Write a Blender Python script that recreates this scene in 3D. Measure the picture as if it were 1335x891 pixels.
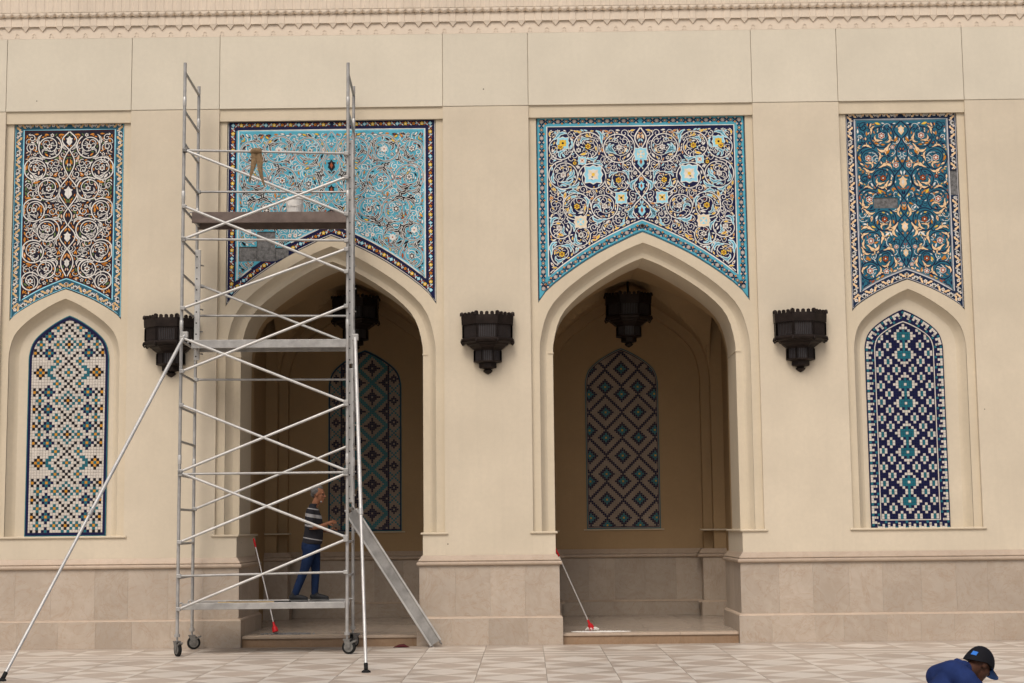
import bpy, bmesh, math, random
import numpy as np
from mathutils import Vector, Matrix
R = math.radians
random.seed(7)
for o in list(bpy.data.objects): bpy.data.objects.remove(o)
SC = bpy.context.scene
COL = SC.collection

# ------------------------------------------------------------------ camera
PW, PH = 1335.0, 891.0
FPX, EYE, DIST = 2050.0, 1.9, 25.64
PITCH = math.atan(240/FPX); YAW = math.atan(17/FPX); ROLL = R(.6)
FW = np.array([-math.sin(YAW)*math.cos(PITCH), math.cos(YAW)*math.cos(PITCH), math.sin(PITCH)])
_rt = np.cross(FW, [0, 0, 1]); _rt /= np.linalg.norm(_rt); _up = np.cross(_rt, FW)
RT = math.cos(ROLL)*_rt - math.sin(ROLL)*_up
UP = math.sin(ROLL)*_rt + math.cos(ROLL)*_up
CAM = np.array([0, -DIST, EYE])
def P(x, y, Y=0.0):
    """direction of a photo pixel met with the vertical plane at depth Y"""
    d = FW + RT*(x-PW/2)/FPX - UP*(y-PH/2)/FPX
    p = CAM + d*((Y-CAM[1])/d[1]); return Vector(p)
def G(x, y, Z=0.0):
    d = FW + RT*(x-PW/2)/FPX - UP*(y-PH/2)/FPX
    p = CAM + d*((Z-CAM[2])/d[2]); return Vector(p)
cd = bpy.data.cameras.new('camera'); co = bpy.data.objects.new('camera', cd); COL.objects.link(co)
cd.sensor_width = 36; cd.lens = FPX/PW*36; cd.clip_end = 2000
m = Matrix((( RT[0], UP[0], -FW[0], CAM[0]), (RT[1], UP[1], -FW[1], CAM[1]), (RT[2], UP[2], -FW[2], CAM[2]), (0, 0, 0, 1)))
co.matrix_world = m; SC.camera = co

# ------------------------------------------------------------------ light
SUN_EL, SUN_AZ = 52.0, -14.0          # azimuth seen from the wall, minus = from the left of the camera
w = bpy.data.worlds.new('World'); SC.world = w; w.use_nodes = True
nt = w.node_tree; bg = nt.nodes['Background']
sky = nt.nodes.new('ShaderNodeTexSky'); sky.sky_type = 'NISHITA'; sky.sun_disc = False
sky.sun_elevation = R(SUN_EL); sky.sun_rotation = R(180+SUN_AZ*-1)
sky.air_density = 1.0; sky.dust_density = 6.0; sky.ozone_density = 0.3
nt.links.new(sky.outputs[0], bg.inputs[0]); bg.inputs[1].default_value = 0.11
sd = bpy.data.lights.new('sun', 'SUN'); sd.energy = 1.3; sd.angle = R(28); sd.color = (1, .97, .92)
so = bpy.data.objects.new('sun', sd); COL.objects.link(so)
sv = Vector((math.sin(R(SUN_AZ))*math.cos(R(SUN_EL)), -math.cos(R(SUN_AZ))*math.cos(R(SUN_EL)), math.sin(R(SUN_EL))))
so.rotation_euler = sv.to_track_quat('Z', 'Y').to_euler(); so.location = sv*40
SC.view_settings.view_transform = 'Standard'; SC.view_settings.look = 'None'
SC.view_settings.gamma = 1; SC.view_settings.use_curve_mapping = False
SC.view_settings.exposure = 0.08

# ------------------------------------------------------------------ materials
def srgb(r, g, b):
    return tuple((c/255/12.92 if c/255 <= .04045 else ((c/255+.055)/1.055)**2.4) for c in (r, g, b))
def newmat(name):
    m = bpy.data.materials.new(name); m.use_nodes = True
    return m, m.node_tree, m.node_tree.nodes['Principled BSDF']
def N(t, typ, **kw):
    n = t.nodes.new(typ)
    for k, v in kw.items(): setattr(n, k, v)
    return n
def mixcol(t, fac, a, b, mode='MIX'):
    n = N(t, 'ShaderNodeMix', data_type='RGBA', blend_type=mode)
    for s, v in ((0, fac), (6, a), (7, b)):
        if hasattr(v, 'is_output'): t.links.new(v, n.inputs[s])
        elif s == 0: n.inputs[0].default_value = v
        else: n.inputs[s].default_value = (*v, 1) if len(v) == 3 else v
    return n.outputs[2]
def noise(t, co, scale, detail=5, rough=.6, dist=0):
    n = N(t, 'ShaderNodeTexNoise'); n.inputs['Scale'].default_value = scale
    n.inputs['Detail'].default_value = detail; n.inputs['Roughness'].default_value = rough
    n.inputs['Distortion'].default_value = dist
    t.links.new(co, n.inputs['Vector']); return n.outputs[0]
def ramp(t, v, a, b, lo=0., hi=1.):
    n = N(t, 'ShaderNodeMapRange'); n.inputs[1].default_value = a; n.inputs[2].default_value = b
    n.inputs[3].default_value = lo; n.inputs[4].default_value = hi
    t.links.new(v, n.inputs[0]); return n.outputs[0]
def stone(name, base, rough=.75, var=.10, dark=None, streak=0., vein=0., piece=.06, bump=.15, specks=False, spec=.3, scale=1.0):
    m, t, b = newmat(name)
    geo = N(t, 'ShaderNodeNewGeometry'); pos = geo.outputs['Position']
    oi = N(t, 'ShaderNodeObjectInfo')
    add = N(t, 'ShaderNodeVectorMath', operation='ADD'); t.links.new(pos, add.inputs[0])
    mul = N(t, 'ShaderNodeVectorMath', operation='SCALE'); t.links.new(oi.outputs['Random'], mul.inputs[3]); mul.inputs[0].default_value = (37, 53, 71)
    t.links.new(mul.outputs[0], add.inputs[1]); pv = add.outputs[0]
    lo = tuple(c*(1-var) for c in base); hi = tuple(min(1, c*(1+var)) for c in base)
    c = mixcol(t, ramp(t, noise(t, pos, .8*scale, 4), .3, .7), lo, hi)
    c = mixcol(t, ramp(t, noise(t, pos, 14*scale, 6, .7), .35, .7, 0, .35), c, tuple(x*.86 for x in base))
    if vein:
        v1 = noise(t, pv, 2.2*scale, 7, .65, 2.5)
        c = mixcol(t, ramp(t, v1, .42, .62, 0, vein), c, dark or tuple(x*.7 for x in base))
        v2 = noise(t, pv, 1.1*scale, 8, .6, 4)
        n = N(t, 'ShaderNodeMath', operation='ABSOLUTE'); s = N(t, 'ShaderNodeMath', operation='SUBTRACT'); s.inputs[1].default_value = .5
        t.links.new(v2, s.inputs[0]); t.links.new(s.outputs[0], n.inputs[0])
        c = mixcol(t, ramp(t, n.outputs[0], 0, .018, vein*.8, 0), c, (base[0]*.72, base[1]*.55, base[2]*.4))
    if streak:
        mp = N(t, 'ShaderNodeMapping'); mp.inputs['Scale'].default_value = (7, 7, .35); t.links.new(pos, mp.inputs[0])
        c = mixcol(t, ramp(t, noise(t, mp.outputs[0], 1, 4, .7), .52, .78, 0, streak), c, tuple(x*.72 for x in base))
    if specks:
        vo = N(t, 'ShaderNodeTexVoronoi'); vo.inputs['Scale'].default_value = 3.2; t.links.new(pos, vo.inputs['Vector'])
        sp = ramp(t, vo.outputs['Distance'], .03, .05, 1, 0)
        rn = N(t, 'ShaderNodeSeparateColor'); t.links.new(vo.outputs['Color'], rn.inputs[0])
        k = N(t, 'ShaderNodeMath', operation='MULTIPLY'); t.links.new(sp, k.inputs[0]); t.links.new(ramp(t, rn.outputs[0], .86, .87), k.inputs[1])
        c = mixcol(t, k.outputs[0], c, (.09, .07, .05))
    if piece:
        hv = N(t, 'ShaderNodeHueSaturation'); t.links.new(ramp(t, oi.outputs['Random'], 0, 1, 1-piece, 1+piece), hv.inputs['Value'])
        t.links.new(c, hv.inputs['Color']); c = hv.outputs[0]
    t.links.new(c, b.inputs['Base Color']); b.inputs['Roughness'].default_value = rough
    b.inputs['Specular IOR Level'].default_value = spec
    if bump:
        bp = N(t, 'ShaderNodeBump'); bp.inputs['Strength'].default_value = bump; bp.inputs['Distance'].default_value = .01
        t.links.new(noise(t, pos, 60, 4, .7), bp.inputs['Height']); t.links.new(bp.outputs[0], b.inputs['Normal'])
    return m
def plain(name, base, rough=.5, metal=0., spec=.15, var=.12, nscale=9, coat=0., bump=0.):
    m, t, b = newmat(name)
    tc = N(t, 'ShaderNodeTexCoord')
    v = noise(t, tc.outputs['Object'], nscale, 4, .6)
    c = mixcol(t, ramp(t, v, .3, .7), tuple(x*(1-var) for x in base), tuple(min(1, x*(1+var)) for x in base))
    t.links.new(c, b.inputs['Base Color'])
    b.inputs['Roughness'].default_value = rough; b.inputs['Metallic'].default_value = metal
    b.inputs['Specular IOR Level'].default_value = spec; b.inputs['Coat Weight'].default_value = coat
    if bump:
        bp = N(t, 'ShaderNodeBump'); bp.inputs['Strength'].default_value = bump; bp.inputs['Distance'].default_value = .01
        t.links.new(v, bp.inputs['Height']); t.links.new(bp.outputs[0], b.inputs['Normal'])
    return m
WALLC = (.60, .527, .412)
M = {}
M['wall'] = stone('cream_limestone', WALLC, .8, .075, streak=.17, piece=.03, specks=True)
M['slab'] = stone('pale_limestone_slab', (.625, .575, .47), .8, .06, streak=.10, piece=.03, specks=True)
M['frame'] = stone('cream_limestone_moulding', (.59, .512, .388), .8, .07, streak=.18, piece=.02)
M['cornice'] = stone('carved_limestone', (.68, .585, .475), .8, .06, piece=.03)
M['dado'] = stone('polished_beige_marble', (.43, .365, .30), .42, .11, vein=.45, dark=(.35, .275, .205), piece=.10, bump=.03, spec=.4)
M['ledge'] = stone('beige_marble_moulding', (.44, .35, .27), .45, .08, vein=.25, piece=.08, bump=.03)
M['pale'] = stone('pale_paving_marble', (.60, .55, .485), .45, .08, vein=.2, piece=.05, bump=.03, spec=.35)
M['tan'] = stone('tan_paving_marble', (.445, .378, .318), .45, .09, vein=.3, piece=.07, bump=.03, spec=.35)
M['floor'] = stone('polished_gallery_floor', (.40, .34, .28), .22, .1, vein=.4, piece=.08, bump=.0, spec=.5)
M['step'] = stone('brown_step_stone', (.30, .20, .125), .5, .12, vein=.4, piece=.05, bump=.05)
M['grout'] = plain('grout_bed', (.33, .30, .26), .9)
M['inner'] = stone('shade_darkened_gallery_wall', (.40, .28, .155), .85, .06, streak=.1, piece=.02)  # wall colour darkened and warmed to deepen the shade inside the gallery
M['mortar'] = plain('grey_mortar', (.14, .14, .142), .95, var=.45, nscale=22, bump=.8)
M['alu'] = plain('dull_aluminium', (.50, .495, .48), .42, metal=.4, var=.14, nscale=5)
M['alu2'] = plain('worn_galvanised_tube', (.36, .355, .345), .5, metal=.35, var=.2, nscale=6)
M['bronze'] = plain('dark_bronze', (.022, .016, .014), .45, metal=.3, var=.3)
M['bronzeg'] = plain('smoked_lantern_glass', (.07, .068, .075), .2, var=.1)
M['rubber'] = plain('black_rubber', (.012, .012, .012), .7)
M['hole'] = plain('painted_hole_shade', (.01, .01, .01), .9)  # black standing for the shade inside the ladder rails' holes
M['brown'] = plain('brown_platform_board', (.16, .125, .11), .6, var=.25, nscale=5)
M['red'] = plain('red_plastic', (.45, .015, .02), .4)
M['white'] = plain('white_plastic', (.70, .69, .66), .5, var=.08)
M['fibre'] = plain('white_mop_fibre', (.68, .66, .62), .9)
M['rag'] = plain('brown_cloth', (.20, .135, .075), .9, var=.3, nscale=25)
M['maroon'] = plain('maroon_cloth', (.07, .015, .018), .9)
M['wood'] = plain('pale_wood', (.48, .36, .20), .7, var=.2)
M['poletube'] = plain('steel_pole', (.55, .54, .53), .35, metal=.4)
M['blackp'] = plain('black_plastic', (.015, .015, .016), .5)

# ------------------------------------------------------------------ mesh helpers
class MB:
    def __init__(s): s.v = []; s.f = []; s.mi = []
    def add(s, vs, fs, mi=0):
        b = len(s.v); s.v += [tuple(p) for p in vs]
        for f in fs: s.f.append([b+i for i in f]); s.mi.append(mi)
        return s
    def box(s, x0, x1, y0, y1, z0, z1, mi=0):
        vs = [(x, y, z) for z in (z0, z1) for y in (y0, y1) for x in (x0, x1)]
        return s.add(vs, [(0, 2, 3, 1), (4, 5, 7, 6), (0, 1, 5, 4), (2, 6, 7, 3), (0, 4, 6, 2), (1, 3, 7, 5)], mi)
    def prism(s, pts, y0, y1, mi=0, axis='y'):
        """pts: outline in (x,z), extruded from y0 (front) to y1"""
        n = len(pts)
        area = sum(pts[i][0]*pts[(i+1) % n][1]-pts[(i+1) % n][0]*pts[i][1] for i in range(n))
        if area < 0: pts = pts[::-1]
        if axis == 'y': vs = [(x, y0, z) for x, z in pts]+[(x, y1, z) for x, z in pts]
        elif axis == 'x': vs = [(y0, x, z) for x, z in pts]+[(y1, x, z) for x, z in pts]
        else: vs = [(x, z, y0) for x, z in pts]+[(x, z, y1) for x, z in pts]
        fs = [list(range(n)), list(range(2*n-1, n-1, -1))]
        for i in range(n):
            j = (i+1) % n; fs.append([j, i, n+i, n+j])
        if axis != 'y': fs = [f[::-1] for f in fs]
        return s.add(vs, fs, mi)
    def tube(s, path, r, n=10, mi=0, caps=True):
        path = [Vector(p) for p in path]; rings = []
        rr = r if isinstance(r, (list, tuple)) else [r]*len(path)
        up = None
        for i, p in enumerate(path):
            d = (path[min(i+1, len(path)-1)]-path[max(i-1, 0)]).normalized()
            if up is None:
                up = Vector((0, 0, 1)) if abs(d.z) < .9 else Vector((1, 0, 0))
            a = d.cross(up).normalized(); b = a.cross(d).normalized(); up = b
            rings.append([p+(a*math.cos(2*math.pi*k/n)+b*math.sin(2*math.pi*k/n))*rr[i] for k in range(n)])
        vs = [q for rg in rings for q in rg]; fs = []
        for i in range(len(path)-1):
            for k in range(n):
                fs.append((i*n+k, i*n+(k+1) % n, (i+1)*n+(k+1) % n, (i+1)*n+k))
        if caps: fs += [tuple(range(n-1, -1, -1)), tuple(range((len(path)-1)*n, len(path)*n))]
        return s.add(vs, [f[::-1] for f in fs], mi)
    def rings(s, rings, mi=0, closed=True, caps=True):
        n = len(rings[0]); vs = [q for rg in rings for q in rg]; fs = []
        for i in range(len(rings)-1):
            for k in range(n if closed else n-1):
                fs.append((i*n+k, i*n+(k+1) % n, (i+1)*n+(k+1) % n, (i+1)*n+k))
        if caps: fs += [tuple(range(n-1, -1, -1)), tuple(range((len(rings)-1)*n, len(rings)*n))]
        return s.add(vs, fs, mi)
    def mesh(s, name, mats):
        me = bpy.data.meshes.new(name); me.from_pydata(s.v, [], s.f)
        for mt in (mats if isinstance(mats, (list, tuple)) else [mats]): me.materials.append(mt)
        if any(s.mi): me.polygons.foreach_set('material_index', s.mi)
        me.update(); return me
    def build(s, name, mats, parent=None, smooth=False, bevel=0., kind=None, label=None, fix=False):
        me = s.mesh(name, mats)
        if fix:
            bm = bmesh.new(); bm.from_mesh(me); bmesh.ops.recalc_face_normals(bm, faces=bm.faces); bm.to_mesh(me); bm.free()
        if smooth: me.polygons.foreach_set('use_smooth', [True]*len(me.polygons))
        o = link(name, me, parent)
        if bevel:
            bv = o.modifiers.new('bevel', 'BEVEL'); bv.width = bevel; bv.segments = 2; bv.limit_method = 'ANGLE'; bv.angle_limit = R(40)
        if kind: o['kind'] = kind
        if label: o['label'] = label
        return o
def link(name, me, parent=None, loc=None):
    o = bpy.data.objects.new(name, me); COL.objects.link(o)
    if parent is not None: o.parent = parent
    if loc is not None: o.location = loc
    return o
def thing(name, label, cat, loc=(0, 0, 0), rz=0., group=None):
    o = bpy.data.objects.new(name, None); COL.objects.link(o); o.location = loc; o.rotation_euler = (0, 0, rz)
    o.empty_display_size = .2
    return tag(o, label, cat, group)
def tag(o, label, cat, group=None):
    o['label'] = label; o['category'] = cat
    if group: o['group'] = group
    return o
def autosmooth(o, ang=40):
    _autosmooth(o, ang); return o
def _autosmooth(o, ang):
    me = o.data; me.polygons.foreach_set('use_smooth', [True]*len(me.polygons))
    bm = bmesh.new(); bm.from_mesh(me)
    for e in bm.edges:
        if len(e.link_faces) == 2 and e.calc_face_angle(0) > R(ang): e.smooth = False
    bm.to_mesh(me); bm.free()

# ------------------------------------------------------------------ arch curve
PROF = [(1, 0), (.997, .08), (.976, .19), (.951, .285), (.916, .37), (.865, .449), (.795, .524), (.705, .603), (.602, .68), (.485, .758), (.36, .833), (.25, .893), (.17, .933), (.085, .969), (0, 1)]
def arch(c, half, zs, za):
    """left springing to right springing, points (x,z)"""
    L = [(c-half*x, zs+(za-zs)*y) for x, y in PROF]
    return L+[(c+half*x, zs+(za-zs)*y) for x, y in PROF[-2::-1]]
def arch_z(dx, half, zs, za):
    t = min(1, abs(dx)/half)
    for (xa, ya), (xb, yb) in zip(PROF, PROF[1:]):
        if xb <= t <= xa: return zs+(za-zs)*(ya+(yb-ya)*((xa-t)/(xa-xb) if xa > xb else 0))
    return za
K0N = [(0, 0), (.105, .064), (.21, .139), (.32, .218), (.43, .306), (.535, .4), (.64, .505), (.75, .622), (.85, .74), (.93, .85), (1, 1)]
def k0_z(dx, half, zlow, zap):
    t = min(1, abs(dx)/half)
    for (xa, ya), (xb, yb) in zip(K0N, K0N[1:]):
        if xa <= t <= xb: return zap-(zap-zlow)*(ya+(yb-ya)*(t-xa)/(xb-xa))
    return zlow
def k0(c, half, zlow, zap):
    L = [(c-half*x, zap-(zap-zlow)*y) for x, y in K0N[::-1]]
    return L+[(c+half*x, zap-(zap-zlow)*y) for x, y in K0N[1:]]
ZS, ZSILL, ZTOP, ZCOR = 4.73, 1.79, 8.87, 10.12
WIDE = [(-3.20, 1.87), (1.97, 1.87)]; NARROW = [(-7.60, 1.05), (6.32, 1.05)]
K3H = 1.51
UL, UR = -13.0, 12.0

# ------------------------------------------------------------------ ground
gr = MB().box(-150, 150, -200, 60, -.4, -.016).build('ground', M['grout']); gr['kind'] = 'structure'
def paver_mesh(name, a, b):
    s = .447; mb = MB(); h = 0.0; q = .003
    o = [(-s, -s), (0, -s), (s, -s), (s, 0), (s, s), (0, s), (-s, s), (-s, 0)]
    z = lambda p: (p[0], p[1], 0)
    mid = [o[1], o[3], o[5], o[7]]
    vs = [z(p) for p in o]+[(p[0], p[1], -.016) for p in o]
    mb.add(vs, [(1, 3, 5, 7)], 0)
    mb.add(vs, [(0, 1, 7), (1, 2, 3), (3, 4, 5), (5, 6, 7)]+[(i, i+8, (i+1) % 8+8, (i+1) % 8) for i in range(8)], 1)
    return mb.mesh(name, [a, b])
pv = [paver_mesh('paver', M['tan'], M['pale']), paver_mesh('paver', M['pale'], M['tan'])]
rows = [-.90]+[-2.80-.9*i for i in range(13)]
for r_, y in enumerate(rows):
    for c_ in range(-12, 12):
        x = .23+.45+.9*c_
        link('paver', pv[(r_+c_) % 2], gr, (x, y-.001, 0))
# plain border strips along the wall and between the first and second row
def strip_row(y0, y1, mats):
    n = len(mats); d = (y1-y0)/n
    for i, mt in enumerate(mats):
        for c_ in range(-12, 12):
            x = .23+.9*c_
            MB().box(x+.003, x+.897, y0+d*i+.002, y0+d*(i+1)-.002, -.016, 0, 0).build('border_strip', mt, gr)
strip_row(-2.35, -1.35, [M['tan'], M['pale'], M['tan'], M['pale'], M['tan']])
strip_row(-.45, -.1, [M['tan']])

# ------------------------------------------------------------------ building
B = thing('arcade_building', 'cream limestone arcade wall with two open pointed arches, tile panels and carved cornice', 'building')
# top slabs between the joints
joints = [UL, -10.1, -8.655, -6.55, -5.07, -1.33, .10, 3.84, 5.27, 7.37, 8.82, UR]
for a, b in zip(joints, joints[1:]):
    MB().box(a+.004, b-.004, 0, .5, ZTOP+.006, ZCOR).build('wall_slab', M['slab'], B, bevel=.004)
MB().box(UL, UR, .03, .52, ZTOP-.2, 12).build('wall_core', M['frame'], B)
# piers
piers = [(UL, -8.65), (-6.55, -5.07), (-1.33, .10), (3.84, 5.27), (7.37, UR)]
for a, b in piers:
    MB().box(a, b, 0, .6, 1.421, ZTOP-.004).build('pier', M['wall'], B, bevel=.0012)
# lower blocks under the bay sills, between the openings
blocks = [(UL, -3.20-K3H), (-3.20+K3H, 1.97-K3H), (1.97+K3H, UR)]
for i, (a, b) in enumerate(blocks):
    MB().box(a, b, .0008, 1.80, 1.42, ZSILL).build('pier_foot', M['wall'], B, bevel=.004)
    MB().box(a+.01, b-.01, .02, 1.79, -.02, 1.42).build('pier_core', M['frame'], B)

def bay(c, half, ph, zlow, zap, k1, k2, open_=True):
    """recessed frame, arch band, splay, inner order; ph = tile panel half width"""
    yb = .07
    zt = ZTOP-.004
    # frame strips around the tile panel
    zp = PTOP
    MB().prism([(c-half, ZSILL), (c-half, zt), (c+half, zt), (c+half, ZSILL), (c+ph, ZSILL), (c+ph, zp), (c-ph, zp), (c-ph, ZSILL)], yb, .3).build('bay_frame', M['frame'], B)
    # stone band between the panel and the opening
    outer = [(c-ph, ZSILL)]+k0(c, ph, zlow, zap)+[(c+ph, ZSILL)]
    a1 = arch(c, *k1)
    inner = [(c+k1[0], ZSILL)]+a1[::-1]+[(c-k1[0], ZSILL)]
    MB().prism(outer+inner, yb+.0005, .16).build('arch_band', M['frame'], B)
    # splay
    a2 = arch(c, *k2); yk = .22
    p1 = [(c-k1[0], ZSILL)]+a1+[(c+k1[0], ZSILL)]; p2 = [(c-k2[0], ZSILL)]+a2+[(c+k2[0], ZSILL)]
    mb = MB(); n = len(p1)
    sub = 4; rings = []
    for i in range(sub+1):
        t = i/sub
        # slightly hollow section
        yy = yb+.02+(yk-yb-.02)*(1-math.cos(t*math.pi/2)) if False else yb+.02+(yk-yb-.02)*math.sin(t*math.pi/2)**1.2
        rings.append([(p1[k][0]+(p2[k][0]-p1[k][0])*t, yy, p1[k][1]+(p2[k][1]-p1[k][1])*t) for k in range(n)])
    rings = [[(p1[k][0], yb+.0006, p1[k][1]) for k in range(n)]]+rings
    mb.rings(rings, closed=False, caps=False)
    autosmooth(mb.build('arch_splay', M['frame'], B), 30)
    return a2, yk
PTOP = 8.705
# wide open bays
PW_H, PW_LOW, PW_AP = 1.745, 5.545, 6.71
for c, half in WIDE:
    PTOP = 8.705
    a2, yk = bay(c, half, PW_H, PW_LOW, PW_AP, (1.73, ZS, 6.535), (1.618, ZS, 6.385))
    a3 = arch(c, K3H, ZS, 6.305)
    out = [(c-1.618, ZSILL)]+a2+[(c+1.618, ZSILL)]
    inn = [(c+K3H, ZSILL)]+a3[::-1]+[(c-K3H, ZSILL)]
    autosmooth(MB().prism(out+inn, yk, 1.25).build('arch_ring', M['frame'], B), 30)
    # rest of the wall thickness
    H2 = K3H+.05
    o2 = [(c-2.2, ZSILL), (c-2.2, 7.3), (c+2.2, 7.3), (c+2.2, ZSILL)]
    i2 = [(c+H2, ZSILL)]+arch(c, H2, ZS, 6.37)[::-1]+[(c-H2, ZSILL)]
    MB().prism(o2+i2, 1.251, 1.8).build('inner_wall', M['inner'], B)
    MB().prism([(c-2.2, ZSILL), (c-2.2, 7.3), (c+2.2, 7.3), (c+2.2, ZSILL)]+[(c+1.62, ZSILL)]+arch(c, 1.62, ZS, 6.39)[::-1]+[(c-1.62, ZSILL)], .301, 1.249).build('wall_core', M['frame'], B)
    # thin impost joints at the springing
    for s in (-1, 1):
        x = c+s*(K3H+.035)
        MB().box(min(x-.045, x+.045), max(x-.045, x+.045), yk-.012, 1.2, ZS-.012, ZS+.008).build('impost', M['frame'], B)
        xa, xb = sorted((c+s*(K3H-.035), c+s*(half+.05)))
        MB().box(xa, xb, -.03, 1.83, ZSILL-.022, ZSILL+.012).build('sill_ledge', M['frame'], B, bevel=.01)
# blind bays
PN_H, PN_LOW, PN_AP = .925, 5.345, 5.865
for c, half in NARROW:
    PTOP = 8.735
    a2, yk = bay(c, half, PN_H, PN_LOW, PN_AP, (.918, 4.72, 5.71), (.79, 4.72, 5.56))
    out = [(c-.79, ZSILL)]+a2+[(c+.79, ZSILL)]
    MB().prism(out, yk, .5).build('niche_back', M['wall'], B)
    MB().box(c-half-.05, c+half+.05, -.03, .25, ZSILL-.022, ZSILL+.012).build('sill_ledge', M['frame'], B, bevel=.01)
MB().box(UL, -5.0, .5, .7, ZSILL, 9).build('wall_core', M['frame'], B)
MB().box(3.9, UR, .5, .7, ZSILL, 9).build('wall_core', M['frame'], B)
MB().box(-1.39, .19, .62, 1.79, ZSILL+.003, 7.29).build('wall_core', M['frame'], B)
MB().box(-5.6, -4.81, .62, 1.79, ZSILL+.003, 7.29).build('wall_core', M['frame'], B)
MB().box(3.58, 4.4, .62, 1.79, ZSILL+.003, 7.29).build('wall_core', M['frame'], B)

# ---- dado: plinth stones, dado stones, moulded ledge
def stones(a, b, y0, y1, z0, z1, w, mat, name, axis='x', off=0.):
    n = max(1, round((b-a)/w)); rn = random.Random(int((a*7+z0*13+y0*5)*100)); cuts = [a]+[a+(b-a)*(i+rn.uniform(-.12, .12))/n for i in range(1, n)]+[b]
    for i in range(n):
        p, q = cuts[i]+.0005, cuts[i+1]-.0005
        if axis == 'x': MB().box(p, q, y0, y1, z0, z1).build(name, mat, B, bevel=.0012)
        else: MB().box(y0, y1, p, q, z0, z1).build(name, mat, B, bevel=.0012)
def sweep(path, prof):
    """path: plan polyline, outward side on the left of travel; prof: (d,z)"""
    n = len(path); P2 = [Vector(p) for p in path]; nr = []
    for i in range(n-1):
        d = (P2[i+1]-P2[i]).normalized(); nr.append(Vector((-d.y, d.x)))
    rings = []
    for i in range(n):
        if i == 0: m_, k = nr[0], 1
        elif i == n-1: m_, k = nr[-1], 1
        else:
            m_ = (nr[i-1]+nr[i]).normalized(); k = 1/max(.2, m_.dot(nr[i]))
        rings.append([(P2[i].x+m_.x*d*k, P2[i].y+m_.y*d*k, z) for d, z in prof])
    mb = MB(); mb.rings(rings, closed=True, caps=True); return mb
LEDGE = [(0, 1.432), (.012, 1.432), (.02, 1.425), (.03, 1.405), (.05, 1.38), (.066, 1.36), (.072, 1.352), (.072, 1.343), (.062, 1.338), (.062, 1.332), (.09, 1.325), (.098, 1.312), (.10, 1.295), (.096, 1.28), (.085, 1.27), (.055, 1.262), (0, 1.262)]
BASEM = [(0, .462), (.06, .462), (.075, .455), (.09, .44), (.10, .425), (0, .425)]
for i, (a, b) in enumerate(blocks):
    lo, hi = a > UL, b < UR
    pr, pb = .055, .098
    wd = .56 if i == 1 else .58
    stones(a-pr if lo else a, b+pr if hi else b, -pr, .25, .462, 1.262, wd, M['dado'], 'dado_stone')
    stones(a-pb if lo else a, b+pb if hi else b, -pb, .25, 0, .4245, wd, M['dado'], 'plinth_stone')
    for s, e in ((1, lo), (-1, hi)):
        if not e: continue
        x = a if s == 1 else b
        xa, xb = sorted((x-s*pr, x+s*.2)); stones(.252, 1.85, xa, xb, .462, 1.262, .55, M['dado'], 'dado_stone', 'y')
        xa, xb = sorted((x-s*pb, x+s*.2)); stones(.252, 1.90, xa, xb, 0, .4245, .55, M['dado'], 'plinth_stone', 'y')
    path = ([(a, 1.85)] if lo else [])+[(a, 0), (b, 0)]+([(b, 1.85)] if hi else [])
    # outward normal: travel from +x to -x along the front gives left = -y
    path = path[::-1]
    for prof, nm in ((LEDGE, 'dado_ledge'), (BASEM, 'plinth_moulding')):
        autosmooth(sweep(path, prof).build(nm, M['ledge'], B, fix=True), 35)

# ---- gallery behind the arches
YB = 5.1
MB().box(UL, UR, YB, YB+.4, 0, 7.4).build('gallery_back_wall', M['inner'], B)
MB().box(UL, UR, 1.2, YB+.4, 7.3, 7.6).build('gallery_light_block', M['inner'], B)  # unseen slab added above the vaults to block daylight
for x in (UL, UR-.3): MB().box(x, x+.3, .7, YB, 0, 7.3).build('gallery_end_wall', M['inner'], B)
for c, half in WIDE:
    for (y0, y1, h_, za) in ((4.9, YB, 1.43, 6.2), (4.66, 4.9, 1.60, 6.4)):
        o2 = [(c-2.585, .17), (c-2.585, 7.3), (c+2.585, 7.3), (c+2.585, .17)]
        i2 = [(c+h_, .17)]+arch(c, h_, 4.70, za)[::-1]+[(c-h_, .17)]
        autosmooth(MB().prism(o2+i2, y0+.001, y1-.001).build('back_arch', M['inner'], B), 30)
    # vault
    nu, nv = 40, 24; vs = []; fs = []
    for i in range(nu+1):
        u = -1.6+3.2*i/nu
        for j in range(nv+1):
            v = -1.45+2.9*j/nv
            z = max(arch_z(u, 1.6, 4.7, 6.4), arch_z(v, 1.45, 4.7, 6.45))
            vs.append((c+u, 3.25+v, z))
    for i in range(nu):
        for j in range(nv):
            a_ = i*(nv+1)+j; fs.append((a_, a_+1, a_+nv+2, a_+nv+1))
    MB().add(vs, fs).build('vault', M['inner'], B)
    # dado of the back wall
    n = 5
    stones(c-1.43, c+1.43, YB-.05, YB-.001, .462+.17*0, 1.262, .6, M['dado'], 'dado_stone')
    stones(c-1.43, c+1.43, YB-.09, YB-.001, .171, .4245, .6, M['dado'], 'plinth_stone')
    for prof, nm in ((LEDGE, 'dado_ledge'), (BASEM, 'plinth_moulding')):
        autosmooth(sweep([(c+1.43, YB), (c-1.43, YB)], prof).build(nm, M['ledge'], B, fix=True), 35)
    MB().box(c-1.43, c+1.43, 4.97, YB-.005, 1.79, 1.80).build('wall_joint', M['frame'], B) if False else None
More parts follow.
